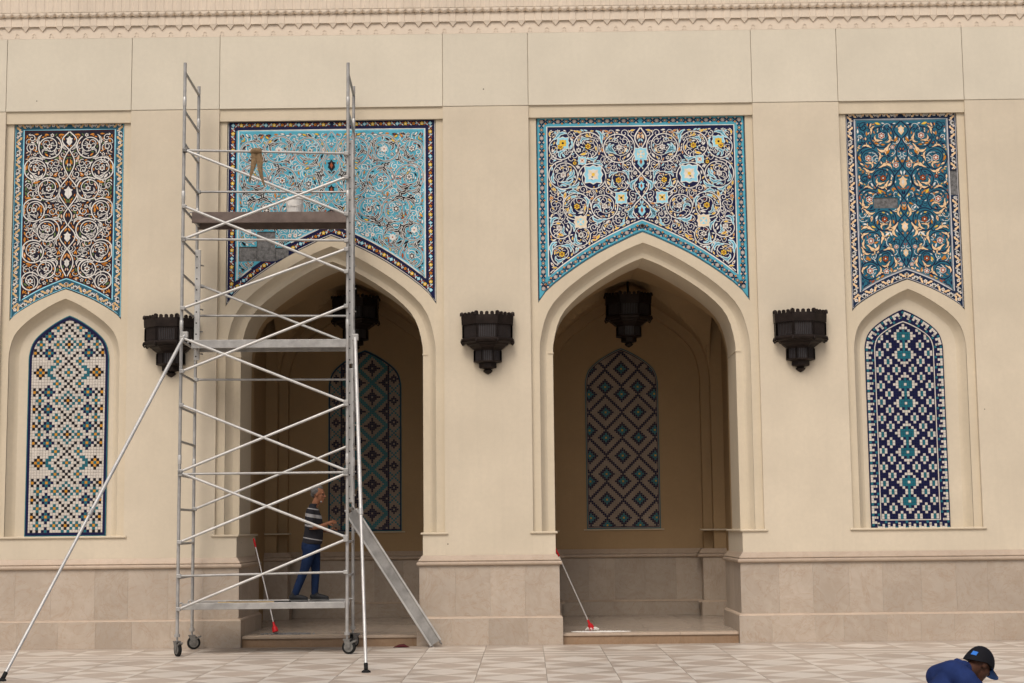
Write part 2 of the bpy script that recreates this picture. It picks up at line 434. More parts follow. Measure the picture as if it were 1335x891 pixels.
for ax in (-5.785, -.615, 4.555):
    # cross walls closing the vaulted bays
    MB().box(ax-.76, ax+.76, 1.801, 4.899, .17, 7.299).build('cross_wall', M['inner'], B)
    for s in (-1, 1):
        c = ax+s*2.585
        x0, x1 = sorted((c-s*1.43, c-s*1.62))
        path = [(x1+.0, 4.62), (x0, 4.62)]
        # pilaster feet in front of the back wall
        xx = sorted((c-s*1.37, c-s*2.5))
        MB().box(xx[0], xx[1], 4.56, 4.9, .462, 1.262).build('dado_stone', M['dado'], B, bevel=.003)
        MB().box(xx[0]-.04, xx[1]+.04, 4.52, 4.9, .171, .4245).build('plinth_stone', M['dado'], B, bevel=.003)
        pth = [(xx[1], 4.9), (xx[1], 4.62), (xx[0], 4.62), (xx[0], 4.9)]
        for prof, nm in ((LEDGE, 'dado_ledge'), (BASEM, 'plinth_moulding')):
            autosmooth(sweep(pth, prof).build(nm, M['ledge'], B, fix=True), 35)
        MB().box(xx[0]-.02, xx[1]+.02, 4.58, 4.9, 1.77, 1.80).build('sill_ledge', M['frame'], B, bevel=.008)
# floor of the gallery
MB().box(UL, UR, .06, YB, -.05, .158).build('floor_bed', M['grout'], B)
for c, half in WIDE:
    for i in range(-3, 3):
        for j in range(6):
            MB().box(c+i*.8+.002, c+(i+1)*.8-.002, .30+j*.8+.002, .30+(j+1)*.8-.002, .15, .17).build('floor_tile', M['floor'], B)
    a, b = c-K3H+.1, c+K3H-.1
    for k in range(3):
        p, q = a+(b-a)*k/3+.001, a+(b-a)*(k+1)/3-.001
        MB().box(p, q, .0, .298, .128, .171).build('step_tread', M['ledge'], B, bevel=.006)
        MB().box(p, q, .022, .06, -.02, .1275).build('step_riser', M['step'], B)

# ---- carved cornice
cor = MB().box(UL, UR, .0, .45, ZCOR+.001, 11.6).build('cornice', M['cornice'], B)
def cornice_unit():
    mb = MB(); w_ = .288; zb = ZCOR+.205; zt = zb+.155; z2 = zt+.075; z3 = z2+.26
    # carved frieze below: small raised leaves
    for dx in (-.03, .03):
        mb.prism([(w_/2+dx*.2-.004+dx*.9, ZCOR+.02), (w_/2+dx*1.2, ZCOR+.035), (w_/2+dx*.55, ZCOR+.05), (w_/2+dx*.4, ZCOR+.038)], -.008, 0)
        mb.prism([(w_/2, ZCOR+.105), (w_/2+dx*1.0, ZCOR+.075), (w_/2+dx*.9, ZCOR+.066), (w_/2, ZCOR+.09)], -.008, 0)
    h_ = w_/2; y1, y2 = -.032, -.066
    # lower tier: shallow upright facets over the frieze
    pts = [(0, y1-.004), (.045, y1-.004), (.055, y1+.006), (.10, y1), (.188, y1), (.233, y1+.006), (.243, y1-.004), (w_, y1-.004)]
    n = len(pts); f = [(x, y, zb+.004*math.cos(x/w_*4*math.pi)) for x, y in pts]; g = [(x, y, zt) for x, y in pts]; u = [(x, 0, zb+.014) for x, y in pts]
    mb.add(f+g+u, [(i, i+1, n+i+1, n+i) for i in range(n-1)]+[(2*n+i, 2*n+i+1, i+1, i) for i in range(n-1)])
    # pendant under each facet joint
    A, Bp, Cp = (-.068, y1-.002, zb+.006), (.068, y1-.002, zb+.006), (0, -.016, zb-.082)
    mb.add([A, Bp, Cp, (-.068, 0, zb-.002), (.068, 0, zb-.002), (0, 0, zb-.094)], [(0, 2, 1), (0, 3, 5, 2), (1, 2, 5, 4)])
    # upper tier: small hollow triangles between light kites
    for k in range(2):
        x = k*h_; c_ = x+h_/2
        L, Rr, T = (x+.022, y2+.004, zt+.004), (x+h_-.022, y2+.004, zt+.004), (c_, y2-.004, z2-.014)
        Bk = (c_, y1+.004, zt+.012)
        mb.add([L, T, Rr, Bk], [(0, 3, 1), (1, 3, 2), (0, 2, 3)])
        E0, E1, F0, F1 = (x, y1-.006, zt-.018), (x+h_, y1-.006, zt-.018), (x, y2-.006, z2), (x+h_, y2-.006, z2)
        K0_, K1_ = (x, y2-.010, zt+.028), (x+h_, y2-.010, zt+.028)
        mb.add([E0, L, T, F0, K0_], [(0, 1, 4), (1, 2, 4), (4, 2, 3)]); mb.add([E1, Rr, T, F1, K1_], [(0, 4, 1), (1, 4, 2), (4, 3, 2)])
        mb.add([E0, L, Bk, Rr, E1, (x, y1+.004, zt-.018), (x+h_, y1+.004, zt-.018)], [(0, 5, 2, 1), (3, 2, 6, 4)])
        mb.add([F0, T, F1], [(0, 1, 2)])
        q = [(x, y2-.012), (x+.035, y2-.012), (x+.05, y2-.004), (x+h_-.05, y2-.004), (x+h_-.035, y2-.012), (x+h_, y2-.012)]
        f = [(a, b, z2) for a, b in q]; g = [(a, b-.016, z3) for a, b in q]; n = len(q)
        mb.add(f+g, [(i, i+1, n+i+1, n+i) for i in range(n-1)])
        mb.add([(x, y2-.012, z2), (x+h_, y2-.012, z2), (x+h_, y1, z2+.01), (x, y1, z2+.01)], [(0, 3, 2, 1)])
    mb.add([(0, -.10, z3), (w_, -.10, z3), (w_, 0, z3), (0, 0, z3), (0, -.10, z3+.3), (w_, -.10, z3+.3)], [(0, 1, 2, 3), (0, 1, 5, 4)])
    return mb.mesh('muqarnas_cell', M['cornice'])
cu = cornice_unit()
k = 0; x = -10.08
while x < 9.6:
    link('muqarnas_cell', cu, cor, (x, 0, 0)); x += .288
# ------------------------------------------------------------------ glazed tile panels
GL = {}
def glaze(rgb):
    key = tuple(round(c, 3) for c in rgb)
    if key not in GL:
        GL[key] = plain('glaze_%02d' % len(GL), rgb, .42, var=.14, nscale=6, spec=.16)
    return GL[key]
WHT, SAND, NAVY, TURQ = (.68, .66, .62), (.60, .40, .19), (.006, .008, .048), (.08, .355, .475)
YEL, ORG, RUST, LBL, GRN, BLK = (.72, .46, .05), (.52, .20, .025), (.34, .075, .02), (.27, .60, .74), (.10, .16, .05), (.010, .010, .014)
PEACH, TEAL, PINK, GREY = (.76, .54, .32), (.020, .125, .19), (.62, .42, .30), (.22, .195, .19)
CREAM = (.72, .60, .42)
STY = {
 'A': dict(field=(.012, .010, .022), border=(.020, .095, .15), vine=WHT, vw=.019, vout=None, isl=WHT, islo=None, ros=[(BLK, WHT, (.30, .12, .06))],
           leaf=[(ORG, None), (ORG, None), ((.36, .12, .015), None), (PINK, None), (WHT, None), (GRN, None)], line1=LBL, line2=(.07, .012, .016), bud=[WHT, PINK, ORG], bkind='scroll', bs=SAND),
 'B': dict(field=TURQ, border=NAVY, vine=WHT, vw=.028, vout=GREY, isl=BLK, islo=WHT, ros=[(WHT, BLK, WHT), (BLK, WHT, RUST), (WHT, WHT, RUST), (BLK, WHT, GREY)],
           leaf=[(RUST, None), (YEL, BLK), (ORG, None), (WHT, BLK), (BLK, WHT), (BLK, None), (WHT, BLK), (RUST, None), (BLK, WHT)], line1=WHT, line2=LBL, bud=[RUST, YEL, WHT, BLK], bkind='flower', bs=YEL),
 'C': dict(field=NAVY, border=TURQ, vine=WHT, vw=.017, vout=None, isl=LBL, islo=WHT, ros=[(BLK, WHT, GREY), (GREY, WHT, (.5, .4, .35)), (BLK, YEL, ORG)],
           leaf=[(YEL, WHT), (YEL, WHT), (CREAM, None), (WHT, None), (LBL, WHT), (ORG, WHT), (WHT, None)], line1=WHT, line2=NAVY, bud=[RUST, WHT, YEL], bkind='rosette', bs=GREY),
 'D': dict(field=TEAL, border=(.008, .022, .06), vine=(.010, .013, .045), vw=.018, vout=None, isl=PEACH, islo=(.010, .013, .045), ros=[(WHT, RUST, WHT), (BLK, RUST, WHT)],
           leaf=[(WHT, None), (WHT, None), (YEL, None), (ORG, BLK), (RUST, None), (ORG, None), (NAVY, None), (NAVY, None), (PEACH, NAVY)], line1=(.52, .52, .54), line2=(.2, .2, .22), bud=[WHT, RUST, ORG], bkind='scroll', bs=PEACH),
}
ISL = [(0, .035), (.14, .10), (.26, .20), (.36, .17), (.46, .30), (.56, .22), (.70, .24), (.80, .36), (.90, .34), (1.0, .22), (.98, .08), (.90, .15), (.82, .10), (.70, .02), (.52, .0), (.44, -.12), (.36, -.16), (.34, -.04), (.2, -.04), (.0, -.035)]
LEAF = [(0, 0), (.2, .13), (.45, .19), (.7, .13), (1, 0), (.7, -.13), (.45, -.19), (.2, -.13)]
def xf(pts, p, ang, s, flip=1):
    c, q = math.cos(ang), math.sin(ang)
    return [(p[0]+s*(x*c-flip*y*q), p[1]+s*(x*q+flip*y*c)) for x, y in pts]
def ngon(p, r, n, a0=0.): return [(p[0]+r*math.cos(a0+2*math.pi*k/n), p[1]+r*math.sin(a0+2*math.pi*k/n)) for k in range(n)]

class Sheet:
    """flat glazed pieces laid on a panel; x is measured from the panel axis; one mesh per role, one material slot per colour"""
    def __init__(s, c, Yf, holes): s.c = c; s.Y = Yf; s.holes = holes; s.bag = {}
    def poly(s, role, pts, col, layer, mirror=True):
        if any(h[0]-.004 < s_*x < h[1]+.004 and h[2]-.004 < z < h[3]+.004 for x, z in pts for h in s.holes for s_ in (1,)):
            hit1 = True
        else: hit1 = False
        hit2 = any(h[0]-.004 < -x < h[1]+.004 and h[2]-.004 < z < h[3]+.004 for x, z in pts for h in s.holes)
        mb, cols = s.bag.setdefault(role, (MB(), []))
        if col not in cols: cols.append(col)
        i = cols.index(col); y = s.Y-.0011*layer
        a = sum(pts[k-1][0]*pts[k][1]-pts[k][0]*pts[k-1][1] for k in range(len(pts)))
        if a < 0: pts = pts[::-1]
        n = len(pts)
        if not hit1: mb.add([(s.c+x, y, z) for x, z in pts], [list(range(n))], i)
        if mirror and not hit2: mb.add([(s.c-x, y, z) for x, z in pts[::-1]], [list(range(n))], i)
    def ribbon(s, role, path, wd, col, layer, mirror=True, closed=False):
        n = len(path); L = []; Rr = []
        for i in range(n):
            a = path[i-1] if (i or closed) else path[0]; b = path[(i+1) % n] if (i < n-1 or closed) else path[-1]
            dx, dz = b[0]-a[0], b[1]-a[1]; q = math.hypot(dx, dz) or 1
            w_ = wd(i/(n-1)) if callable(wd) else wd
            nx, nz = -dz/q*w_/2, dx/q*w_/2
            L.append((path[i][0]+nx, path[i][1]+nz)); Rr.append((path[i][0]-nx, path[i][1]-nz))
        for i in range(n if closed else n-1):
            j = (i+1) % n; s.poly(role, [L[i], L[j], Rr[j], Rr[i]], col, layer, mirror)
    def done(s, parent, smooth=False):
        for role, (mb, cols) in s.bag.items():
            mb.build(role, [glaze(c) for c in cols], parent, kind='stuff')

ROS = {}
def rosette_mesh(cols, r, n=6):
    key = (cols, r, n)
    if key not in ROS:
        mb = MB(); o, p, c = cols
        def disc(pts, y, mi):
            mb.add([(x, y, z) for x, z in pts], [list(range(len(pts)))], mi)
        for k in range(n):
            a = 2*math.pi*k/n+math.pi/2
            disc(ngon((r*.60*math.cos(a), r*.60*math.sin(a)), r*.41, 9), -.0008-.00002*k, 0)
            disc(ngon((r*.60*math.cos(a), r*.60*math.sin(a)), r*.28, 8), -.0018, 1)
        disc(ngon((0, 0), r*.34, 8), -.0022, 0); disc(ngon((0, 0), r*.24, 8), -.0030, 2)
        ROS[key] = mb.mesh('rosette', [glaze(x) for x in cols])
    return ROS[key]

def columns(c, xs, zb, zt, holes, y, mat_, name, parent, thick=.012):
    """flat slab between the curve zb(x) and zt, with rectangular holes left open"""
    xs = sorted(set(list(xs)+[h[k] for h in holes for k in (0, 1)])); mb = MB()
    for a, b in zip(xs, xs[1:]):
        if b-a < 1e-6: continue
        mid = (a+b)/2; segs = [[(zb(a), zb(b)), (zt, zt)]]
        for h in holes:
            if h[0] < mid < h[1]:
                out = []
                for lo, hi in segs:
                    if max(lo) >= h[3] or min(hi) <= h[2]: out.append([lo, hi]); continue
                    if min(lo) < h[2]: out.append([lo, (max(h[2], lo[0]), max(h[2], lo[1]))])
                    if max(hi) > h[3]: out.append([(max(h[3], lo[0]), max(h[3], lo[1])), hi])
                segs = out
        for lo, hi in segs:
            mb.add([(c+a, y, lo[0]), (c+b, y, lo[1]), (c+b, y, hi[1]), (c+a, y, hi[0])], [(0, 1, 2, 3)])
    for h in holes:
        x0, x1, z0, z1 = c+h[0], c+h[1], h[2], h[3]; yb = y+thick
        for q in ([(x0, z0), (x1, z0)], [(x1, z0), (x1, z1)], [(x1, z1), (x0, z1)], [(x0, z1), (x0, z0)]):
            mb.add([(q[0][0], y, q[0][1]), (q[1][0], y, q[1][1]), (q[1][0], yb, q[1][1]), (q[0][0], yb, q[0][1])], [(0, 1, 2, 3)])
    return mb.build(name, mat_, parent)

def tile_panel(c, ph, zlow, zap, ztop, sty, bw, spirals, axis, holes=(), medals=(), seed=1, label=None, isl_n=30, tend=150, nros=8):
    S = STY[sty]; rnd = random.Random(seed); Yf = .098
    zb = lambda x: k0_z(x, ph, zlow, zap)
    e = .012
    xs = [ph*t*s for t, _ in K0N for s in (-1, 1)]
    # mortar bed behind, seen where tiles are missing
    root = MB().prism([(c-ph, zlow-.0)]+[(c-ph, ztop), (c+ph, ztop)]+k0(c, ph, zlow, zap)[::-1], Yf+.0125, .17).build('tile_panel', M['mortar'], B, label=label)
    phb = ph-e
    zb0 = lambda x: k0_z(x, ph, zlow, zap)+e*1.5
    columns(c, [phb*t*s for t, _ in K0N for s in (-1, 1)], zb0, ztop-e, holes, Yf, glaze(S['border']), 'border', root)
    fh = ph-bw
    off = bw*1.18
    zf = lambda x: k0_z(x, ph, zlow, zap)+off+.0*abs(x)
    fx = [fh*t*s for t, _ in K0N for s in (-1, 1)]
    fobj = columns(c, fx, zf, ztop-bw, [h for h in holes if abs((h[0]+h[1])/2) < fh], Yf-.0011, glaze(S['field']), 'field', root)
    sh = Sheet(c, Yf, list(holes))
    # ruled lines
    def outline(ins, zofs):
        h_ = ph-ins; L = [(x*h_, k0_z(x*h_, ph, zlow, zap)+zofs) for x, _ in K0N]
        return L+[(h_, ztop-ins), (0, ztop-ins)]
    sh.ribbon('ruled_lines', outline(bw-.004, off-.006), .018, S['line1'], 2)
    sh.ribbon('ruled_lines', outline(bw+.014, off+.016), .014, S['line2'], 2)
    sh.ribbon('ruled_lines', outline(.018, .03), .009, S['line1'] if sty != 'C' else NAVY, 2)
    # ---- occupancy of one half
    cs = .01; W_ = int((fh+.05)/cs)+2; H_ = int((ztop-zlow)/cs)+2
    occ = np.zeros((W_, H_), bool)
    for i in range(W_):
        zz = zf(i*cs)+.028; j = int((zz-zlow)/cs)
        occ[i, :max(0, j)] = True
        if i*cs > fh-.03: occ[i, :] = True
    occ[:, int((ztop-bw-.04-zlow)/cs):] = True
    def mark(x, z, r):
        i0, j0 = x/cs, (z-zlow)/cs; q = r/cs
        a, b = max(0, int(i0-q)), min(W_, int(i0+q)+2); a2, b2 = max(0, int(j0-q)), min(H_, int(j0+q)+2)
        if a >= b or a2 >= b2: return
        I, J = np.ogrid[a:b, a2:b2]; occ[a:b, a2:b2] |= (I-i0)**2+(J-j0)**2 <= q*q
    def free(pts):
        for x, z in pts:
            i, j = int(x/cs+.5), int((z-zlow)/cs+.5)
            if x < 0 or i >= W_ or j < 0 or j >= H_ or occ[i, j]: return False
        return True
    inside = lambda x, z, mgn=.02: x < fh-mgn and zf(x)+mgn < z < ztop-bw-mgn
    vines = []
    def vine(path, wd):
        path = [p for p in path if inside(max(0, p[0]), p[1])]
        if len(path) < 3: return
        ww = wd
        if S['vout']:
            sh.ribbon('vines', path, ww, S['vine'], 3); sh.ribbon('vines', path, (lambda t: ww(t)*.55) if callable(ww) else ww*.55, S['vout'], 4)
        else: sh.ribbon('vines', path, ww, S['vine'], 4)
        for p in path: mark(p[0], p[1], .016)
        vines.append(path)
    # ---- scrolls
    zt = ztop-bw
    prev = None; spin = .95
    for k, (cx, cz, r, d) in enumerate(spirals):
        ctr = (cx, zt-cz)
        a0 = math.atan2(prev[1]-ctr[1], prev[0]-ctr[0]) if prev else math.pi/2+.6*d
        nx = spirals[k+1] if k+1 < len(spirals) else None
        a1 = math.atan2(zt-nx[1]-ctr[1], nx[0]-ctr[0]) if nx else a0+d*math.pi
        while (a1-a0)*d < .8: a1 += d*2*math.pi
        while (a1-a0)*d > .8+2*math.pi: a1 -= d*2*math.pi
        n1 = max(8, int(abs(a1-a0)*9)); tot = abs(a1-a0)+2*math.pi*1.15
        stem = [(ctr[0]+r*math.cos(a0+(a1-a0)*i/n1), ctr[1]+r*math.sin(a0+(a1-a0)*i/n1)) for i in range(n1+1)]
        if prev: stem = [prev_end]+stem
        vine(stem, S['vw'])
        n2 = 46
        br = []
        for i in range(n2+1):
            t = i/n2; a = a1+d*t*2*math.pi*spin; rr = r*(1-.62*t**1.1)
            br.append((ctr[0]+rr*math.cos(a), ctr[1]+rr*math.sin(a)))
        vine(br, lambda t: S['vw']*(1-.45*t))
        prev = ctr; prev_end = stem[-1]
    # ---- interlaced ogees on the axis
    for (z0, z1, amp, wdt) in axis:
        n = 28
        vine([(.006+amp*abs(math.sin(math.pi*i/n))**1.2*(1-.25*i/n), zt-z0-(z1-z0)*i/n) for i in range(n+1)], wdt)
        zc = zt-(z0+z1)/2
        if amp > .10:
            sh.poly('palmettes', xf([(0, -.5), (.28, -.15), (.22, .1), (.34, .22), (.12, .3), (0, .5)], (0.001, zc), 0, amp*1.3), S['isl'], 6)
            sh.poly('palmettes', xf([(0, -.3), (.14, 0), (0, .3)], (0.001, zc), 0, amp*1.1), S['bud'][0], 7)
            mark(0, zc, amp*.6)
    # ---- square medallions
    for (mx, mz, ms, cols) in medals:
        z = zt-mz
        star = []
        for q in range(16):
            a = math.pi/4*q/2+math.pi/4; rad = ms*(1.0 if q % 4 == 0 else .70 if q % 2 else .80); star.append((mx+rad*math.cos(a), z+rad*math.sin(a)))
        mbm = [(1.12, WHT), (1.0, cols[0]), (.62, cols[1])]
        for sgn in ((1, -1) if mx > .01 else (1,)):
            mm = MB()
            for li, (sc_, cc) in enumerate(mbm):
                pts = [(sgn*(mx+(x-mx)*sc_), z+(zz-z)*sc_) for x, zz in star]
                if sgn < 0: pts = pts[::-1]
                mm.add([(x-sgn*mx, -.0065-.0009*li, zz-z) for x, zz in pts], [list(range(16))], li)
            for q in range(4):
                a = q*math.pi/2+math.pi/4
                pts = xf(LEAF, (0, 0), a, ms*.6)
                mm.add([(x, -.0095, zz) for x, zz in pts[::-1]], [list(range(8))], 3)
            mm.add([(x, -.0105, zz) for x, zz in ngon((0, 0), ms*.15, 8)], [list(range(8))], 4)
            mm.build('medallion', [glaze(WHT), glaze(cols[0]), glaze(cols[1]), glaze(cols[2]), glaze(cols[3])], root, fix=False).location = (c+sgn*mx, Yf, z)
        mark(mx, z, ms*1.0)
    # ---- big split leaves riding on the scrolls
    def comma(p, a, ln, d, curl):
        pts = [p]; n = 14
        for i in range(n):
            t = i/n; aa = a+d*(.55*min(1, t*3)-curl*max(0, t-.25)*2.2)
            pts.append((pts[-1][0]+math.cos(aa)*ln/n, pts[-1][1]+math.sin(aa)*ln/n))
        return pts
    swell = lambda t: .010+.040*math.sin(math.pi*min(1, t*1.02))**1.3*(1+.35*math.sin(t*19))
    cand = [(v, i) for v in vines for i in range(3, len(v)-3, 2)]
    rnd.shuffle(cand); placed = 0
    for v, i in cand:
        if placed >= isl_n: break
        p = v[i]; q = v[i+2]; a = math.atan2(q[1]-p[1], q[0]-p[0]); d = rnd.choice((-1, 1)); ln = rnd.uniform(.17, .30)
        sp = comma(p, a, ln, d, rnd.uniform(.9, 2.0))
        if not all(inside(x, z, .03) and x > .02 for x, z in sp) or not free(sp[6:]): continue
        k = ln/.29
        if S['islo']: sh.ribbon('split_leaves', sp, lambda t: swell(t)*k+.016, S['islo'], 5)
        sh.ribbon('split_leaves', sp, lambda t: swell(t)*k, S['isl'], 6)
        # side lobe
        m_ = sp[7]; am = math.atan2(sp[8][1]-sp[6][1], sp[8][0]-sp[6][0])
        lb = xf([(0, -.1), (.35, -.16), (.75, .02), (1, .3), (.6, .2), (.25, .12), (0, .1)], m_, am+d*1.0, .085*k, d)
        if all(inside(x, z, .02) and x > 0 for x, z in lb):
            if S['islo']: sh.ribbon('split_leaves', lb, .018, S['islo'], 5, closed=True)
            sh.poly('split_leaves', lb, S['isl'], 6)
        if sty in 'ACB': sh.ribbon('split_leaves', sp[3:-3], .008, S['field'] if sty != 'B' else WHT, 7)
        for x, z in sp: mark(x, z, .027)
        placed += 1
    # ---- small scrolls between the large ones
    cnt = 0
    for _ in range(1500):
        if cnt >= tend//6: break
        x, z = rnd.uniform(.06, fh-.06), rnd.uniform(zlow, zt); r0 = rnd.uniform(.055, .085)
        if not inside(x, z, r0+.02) or not free([(x, z)]+ngon((x, z), r0*.9, 8)): continue
        a = rnd.uniform(0, 6.28); d = rnd.choice((-1, 1))
        pts = [(x+r0*(1-.8*i/22)*math.cos(a+d*i*.36), z+r0*(1-.8*i/22)*math.sin(a+d*i*.36)) for i in range(23)]
        sh.ribbon('tendrils', pts, lambda t: .013-.004*t, S['vine'], 3)
        for q in pts: mark(q[0], q[1], .011)
        vines.append(pts); cnt += 1
    # ---- thin tendrils
    cand = [(v, i) for v in vines for i in range(2, len(v)-3)]; rnd.shuffle(cand); cnt = 0
    for v, i in cand:
        if cnt >= tend: break
        p = v[i]; q = v[i+1]; a = math.atan2(q[1]-p[1], q[0]-p[0]); d = rnd.choice((-1, 1)); n = 12; ln = rnd.uniform(.12, .26); cv = rnd.uniform(1.2, 3.6)
        pts = [p]; aa = a+d*.5
        for j in range(n):
            aa += d*cv/n*(1 if j < 8 else 2); pts.append((pts[-1][0]+math.cos(aa)*ln/n, pts[-1][1]+math.sin(aa)*ln/n))
        if not all(inside(x, z, .015) and x > .01 for x, z in pts) or not free(pts[5:]): continue
        sh.ribbon('tendrils', pts, lambda t: .011-.003*t, S['vine'] if sty != 'D' else rnd.choice((S['vine'], WHT)), 3)
        for x, z in pts: mark(x, z, .011)
        vines.append(pts); cnt += 1
    # ---- rosettes
    def put_ros(x, z, r, n=6):
        cols = rnd.choice(S['ros'])
        for sgn in (1, -1):
            if any(h[0]-r < sgn*x < h[1]+r and h[2]-r < z < h[3]+r for h in holes): continue
            link('rosette', rosette_mesh(cols, r, n), root, (c+sgn*x, Yf-.0068, z))
        mark(x, z, r+.004)
    for (cx, cz, r, d) in spirals:
        if inside(cx, zt-cz, .06): put_ros(cx, zt-cz, .056)
    for r, tries, nmax in ((.050, 900, nros), (.037, 1400, nros*2)):
        cnt = 0
        for _ in range(tries):
            x, z = rnd.uniform(.08, fh-.08), rnd.uniform(zlow, zt)
            if not inside(x, z, r): continue
            if free([(x, z)]+ngon((x, z), r*.95, 10)):
                put_ros(x, z, r, rnd.choice((5, 6))); cnt += 1
                if cnt >= nmax: break
    # ---- leaves
    for ln, tries in ((.105, 3500), (.08, 8000), (.058, 14000), (.045, 16000)):
        for _ in range(tries):
            x, z = rnd.uniform(.0, fh), rnd.uniform(zlow, zt); a = rnd.uniform(0, 2*math.pi)
            if not inside(x, z): continue
            pts = xf(LEAF, (x, z), a, ln)
            if free(pts+[((pts[0][0]+pts[4][0])/2, (pts[0][1]+pts[4][1])/2)]) and all(inside(*p) for p in pts):
                col, oc = rnd.choice(S['leaf'])
                if oc: sh.poly('leaves', xf(LEAF, (x-math.cos(a)*ln*.14, z-math.sin(a)*ln*.14), a, ln*1.28), oc, 5)
                sh.poly('leaves', pts, col, 6)
                if ln > .09 and rnd.random() < .5: sh.poly('leaves', xf(LEAF, (pts[0][0]+math.cos(a)*ln*.3, pts[0][1]+math.sin(a)*ln*.3), a, ln*.4), rnd.choice(S['bud']), 7)
                for t in (.1, .35, .6, .85): mark(x+math.cos(a)*ln*t, z+math.sin(a)*ln*t, .014 if .2 < t < .7 else .010)
    for _ in range(12000):
        x, z = rnd.uniform(0, fh), rnd.uniform(zlow, zt)
        if inside(x, z) and free([(x, z)]+ngon((x, z), .017, 6)):
            sh.poly('buds', ngon((x, z), .012, 6, rnd.random()), rnd.choice(S['bud']+[S['vine']]), 6); mark(x, z, .014)
    # ---- border ornament, walked along the middle of the band for one half
    mid = [(x*(ph-bw/2), k0_z(x*(ph-bw/2), ph, zlow, zap)+off*.5) for x, _ in K0N]+[(ph-bw/2, ztop-bw/2), (0, ztop-bw/2)]
    for leg in (mid[:len(K0N)], [mid[len(K0N)-1], mid[len(K0N)]], [mid[len(K0N)], mid[-1]]):
        Ls = [0]
        for a, b in zip(leg, leg[1:]): Ls.append(Ls[-1]+math.dist(a, b))
        pitch = .30 if S['bkind'] == 'scroll' else .27 if sty == 'B' else .29
        n = max(1, round(Ls[-1]/pitch)); pit = Ls[-1]/n
        def at(s):
            s = min(max(s, 0), Ls[-1]-1e-6)
            for i in range(len(Ls)-1):
                if Ls[i] <= s <= Ls[i+1]:
                    t = (s-Ls[i])/(Ls[i+1]-Ls[i]); a, b = leg[i], leg[i+1]
                    return (a[0]+(b[0]-a[0])*t, a[1]+(b[1]-a[1])*t), math.atan2(b[1]-a[1], b[0]-a[0])
        def fl(p, r, oc, pc, cc, nn=5):
            if p[0] < -.001: return
            for k in range(nn):
                a = 2*math.pi*k/nn+.3
                sh.poly('border_flowers', ngon((p[0]+r*.6*math.cos(a), p[1]+r*.6*math.sin(a)), r*.52, 7), oc, 3)
            for k in range(nn):
                a = 2*math.pi*k/nn+.3
                sh.poly('border_flowers', ngon((p[0]+r*.58*math.cos(a), p[1]+r*.58*math.sin(a)), r*.36, 7), pc, 4)
            sh.poly('border_flowers', ngon(p, r*.32, 7), cc, 5)
        for i in range(n):
            s0 = i*pit; q = bw/2
            if S['bkind'] == 'scroll':
                p, a = at(s0+pit*.02); fl(p, .034, BLK, WHT, ORG)
                for t, sg in ((.22, 1), (.80, -1)):
                    p, a = at(s0+pit*t); nrm = (-math.sin(a), math.cos(a))
                    sh.poly('border_leaves', xf([(-.5, -.45), (-.35, .05), (-.1, .1), (.1, .45), (.5, .5), (.42, .2), (.2, .05), (.0, -.3), (-.2, -.2), (-.3, -.5)], p, a, bw*.62, sg), S['bs'], 3)
                p, a = at(s0+pit*.36); nrm = (-math.sin(a), math.cos(a)); fl((p[0]-nrm[0]*bw*.18, p[1]-nrm[1]*bw*.18), .022, NAVY, WHT, ORG)
                p, a = at(s0+pit*.52)
                for da in (-.6, -.2, .2, .6):
                    sh.poly('border_leaves', xf(LEAF, (p[0]+math.sin(a)*bw*.28, p[1]-math.cos(a)*bw*.28), a+math.pi/2+da, bw*.52), WHT, 4)
                p, a = at(s0+pit*.68); nrm = (-math.sin(a), math.cos(a)); fl((p[0]+nrm[0]*bw*.15, p[1]+nrm[1]*bw*.15), .020, NAVY, WHT, ORG)
            elif S['bkind'] == 'flower':
                p, a = at(s0+pit*.0)
                if i % 2 == 0: sh.poly('border_flowers', ngon(p, .034, 4, a), LBL, 4); sh.poly('border_flowers', ngon(p, .013, 4, a), WHT, 5)
                else: fl(p, .030, BLK, ORG, RUST)
                p, a = at(s0+pit*.5); fl(p, .036, BLK, YEL, (.8, .7, .5))
                for t in (.25, .75):
                    p, a = at(s0+pit*t)
                    for da, cc in ((.8, RUST), (-.8, WHT), (2.4, WHT), (-2.4, RUST), (0, LBL)):
                        sh.poly('border_leaves', xf(LEAF, p, a+da, bw*.27), cc, 3)
            else:
                p, a = at(s0+pit*.0); fl(p, .038, BLK, (.40, .36, .35), PINK, 6)
                p, a = at(s0+pit*.5); fl(p, .027, BLK, (.36, .2, .13), CREAM, 6)
                for t in (.25, .75):
                    p, a = at(s0+pit*t); nrm = (-math.sin(a), math.cos(a)); k = 1 if t < .5 else -1
                    sh.poly('border_flowers', ngon((p[0]+nrm[0]*bw*.2*k, p[1]+nrm[1]*bw*.2*k), .018, 6), ORG if k > 0 else PINK, 4)
                    sh.poly('border_flowers', ngon((p[0]-nrm[0]*bw*.18*k, p[1]-nrm[1]*bw*.18*k), .015, 6), PINK, 4)
                    for da in (.7, -.7, 2.5, -2.5): sh.poly('border_leaves', xf(LEAF, p, a+da, bw*.34), NAVY, 3)
    sh.done(root)
    return root

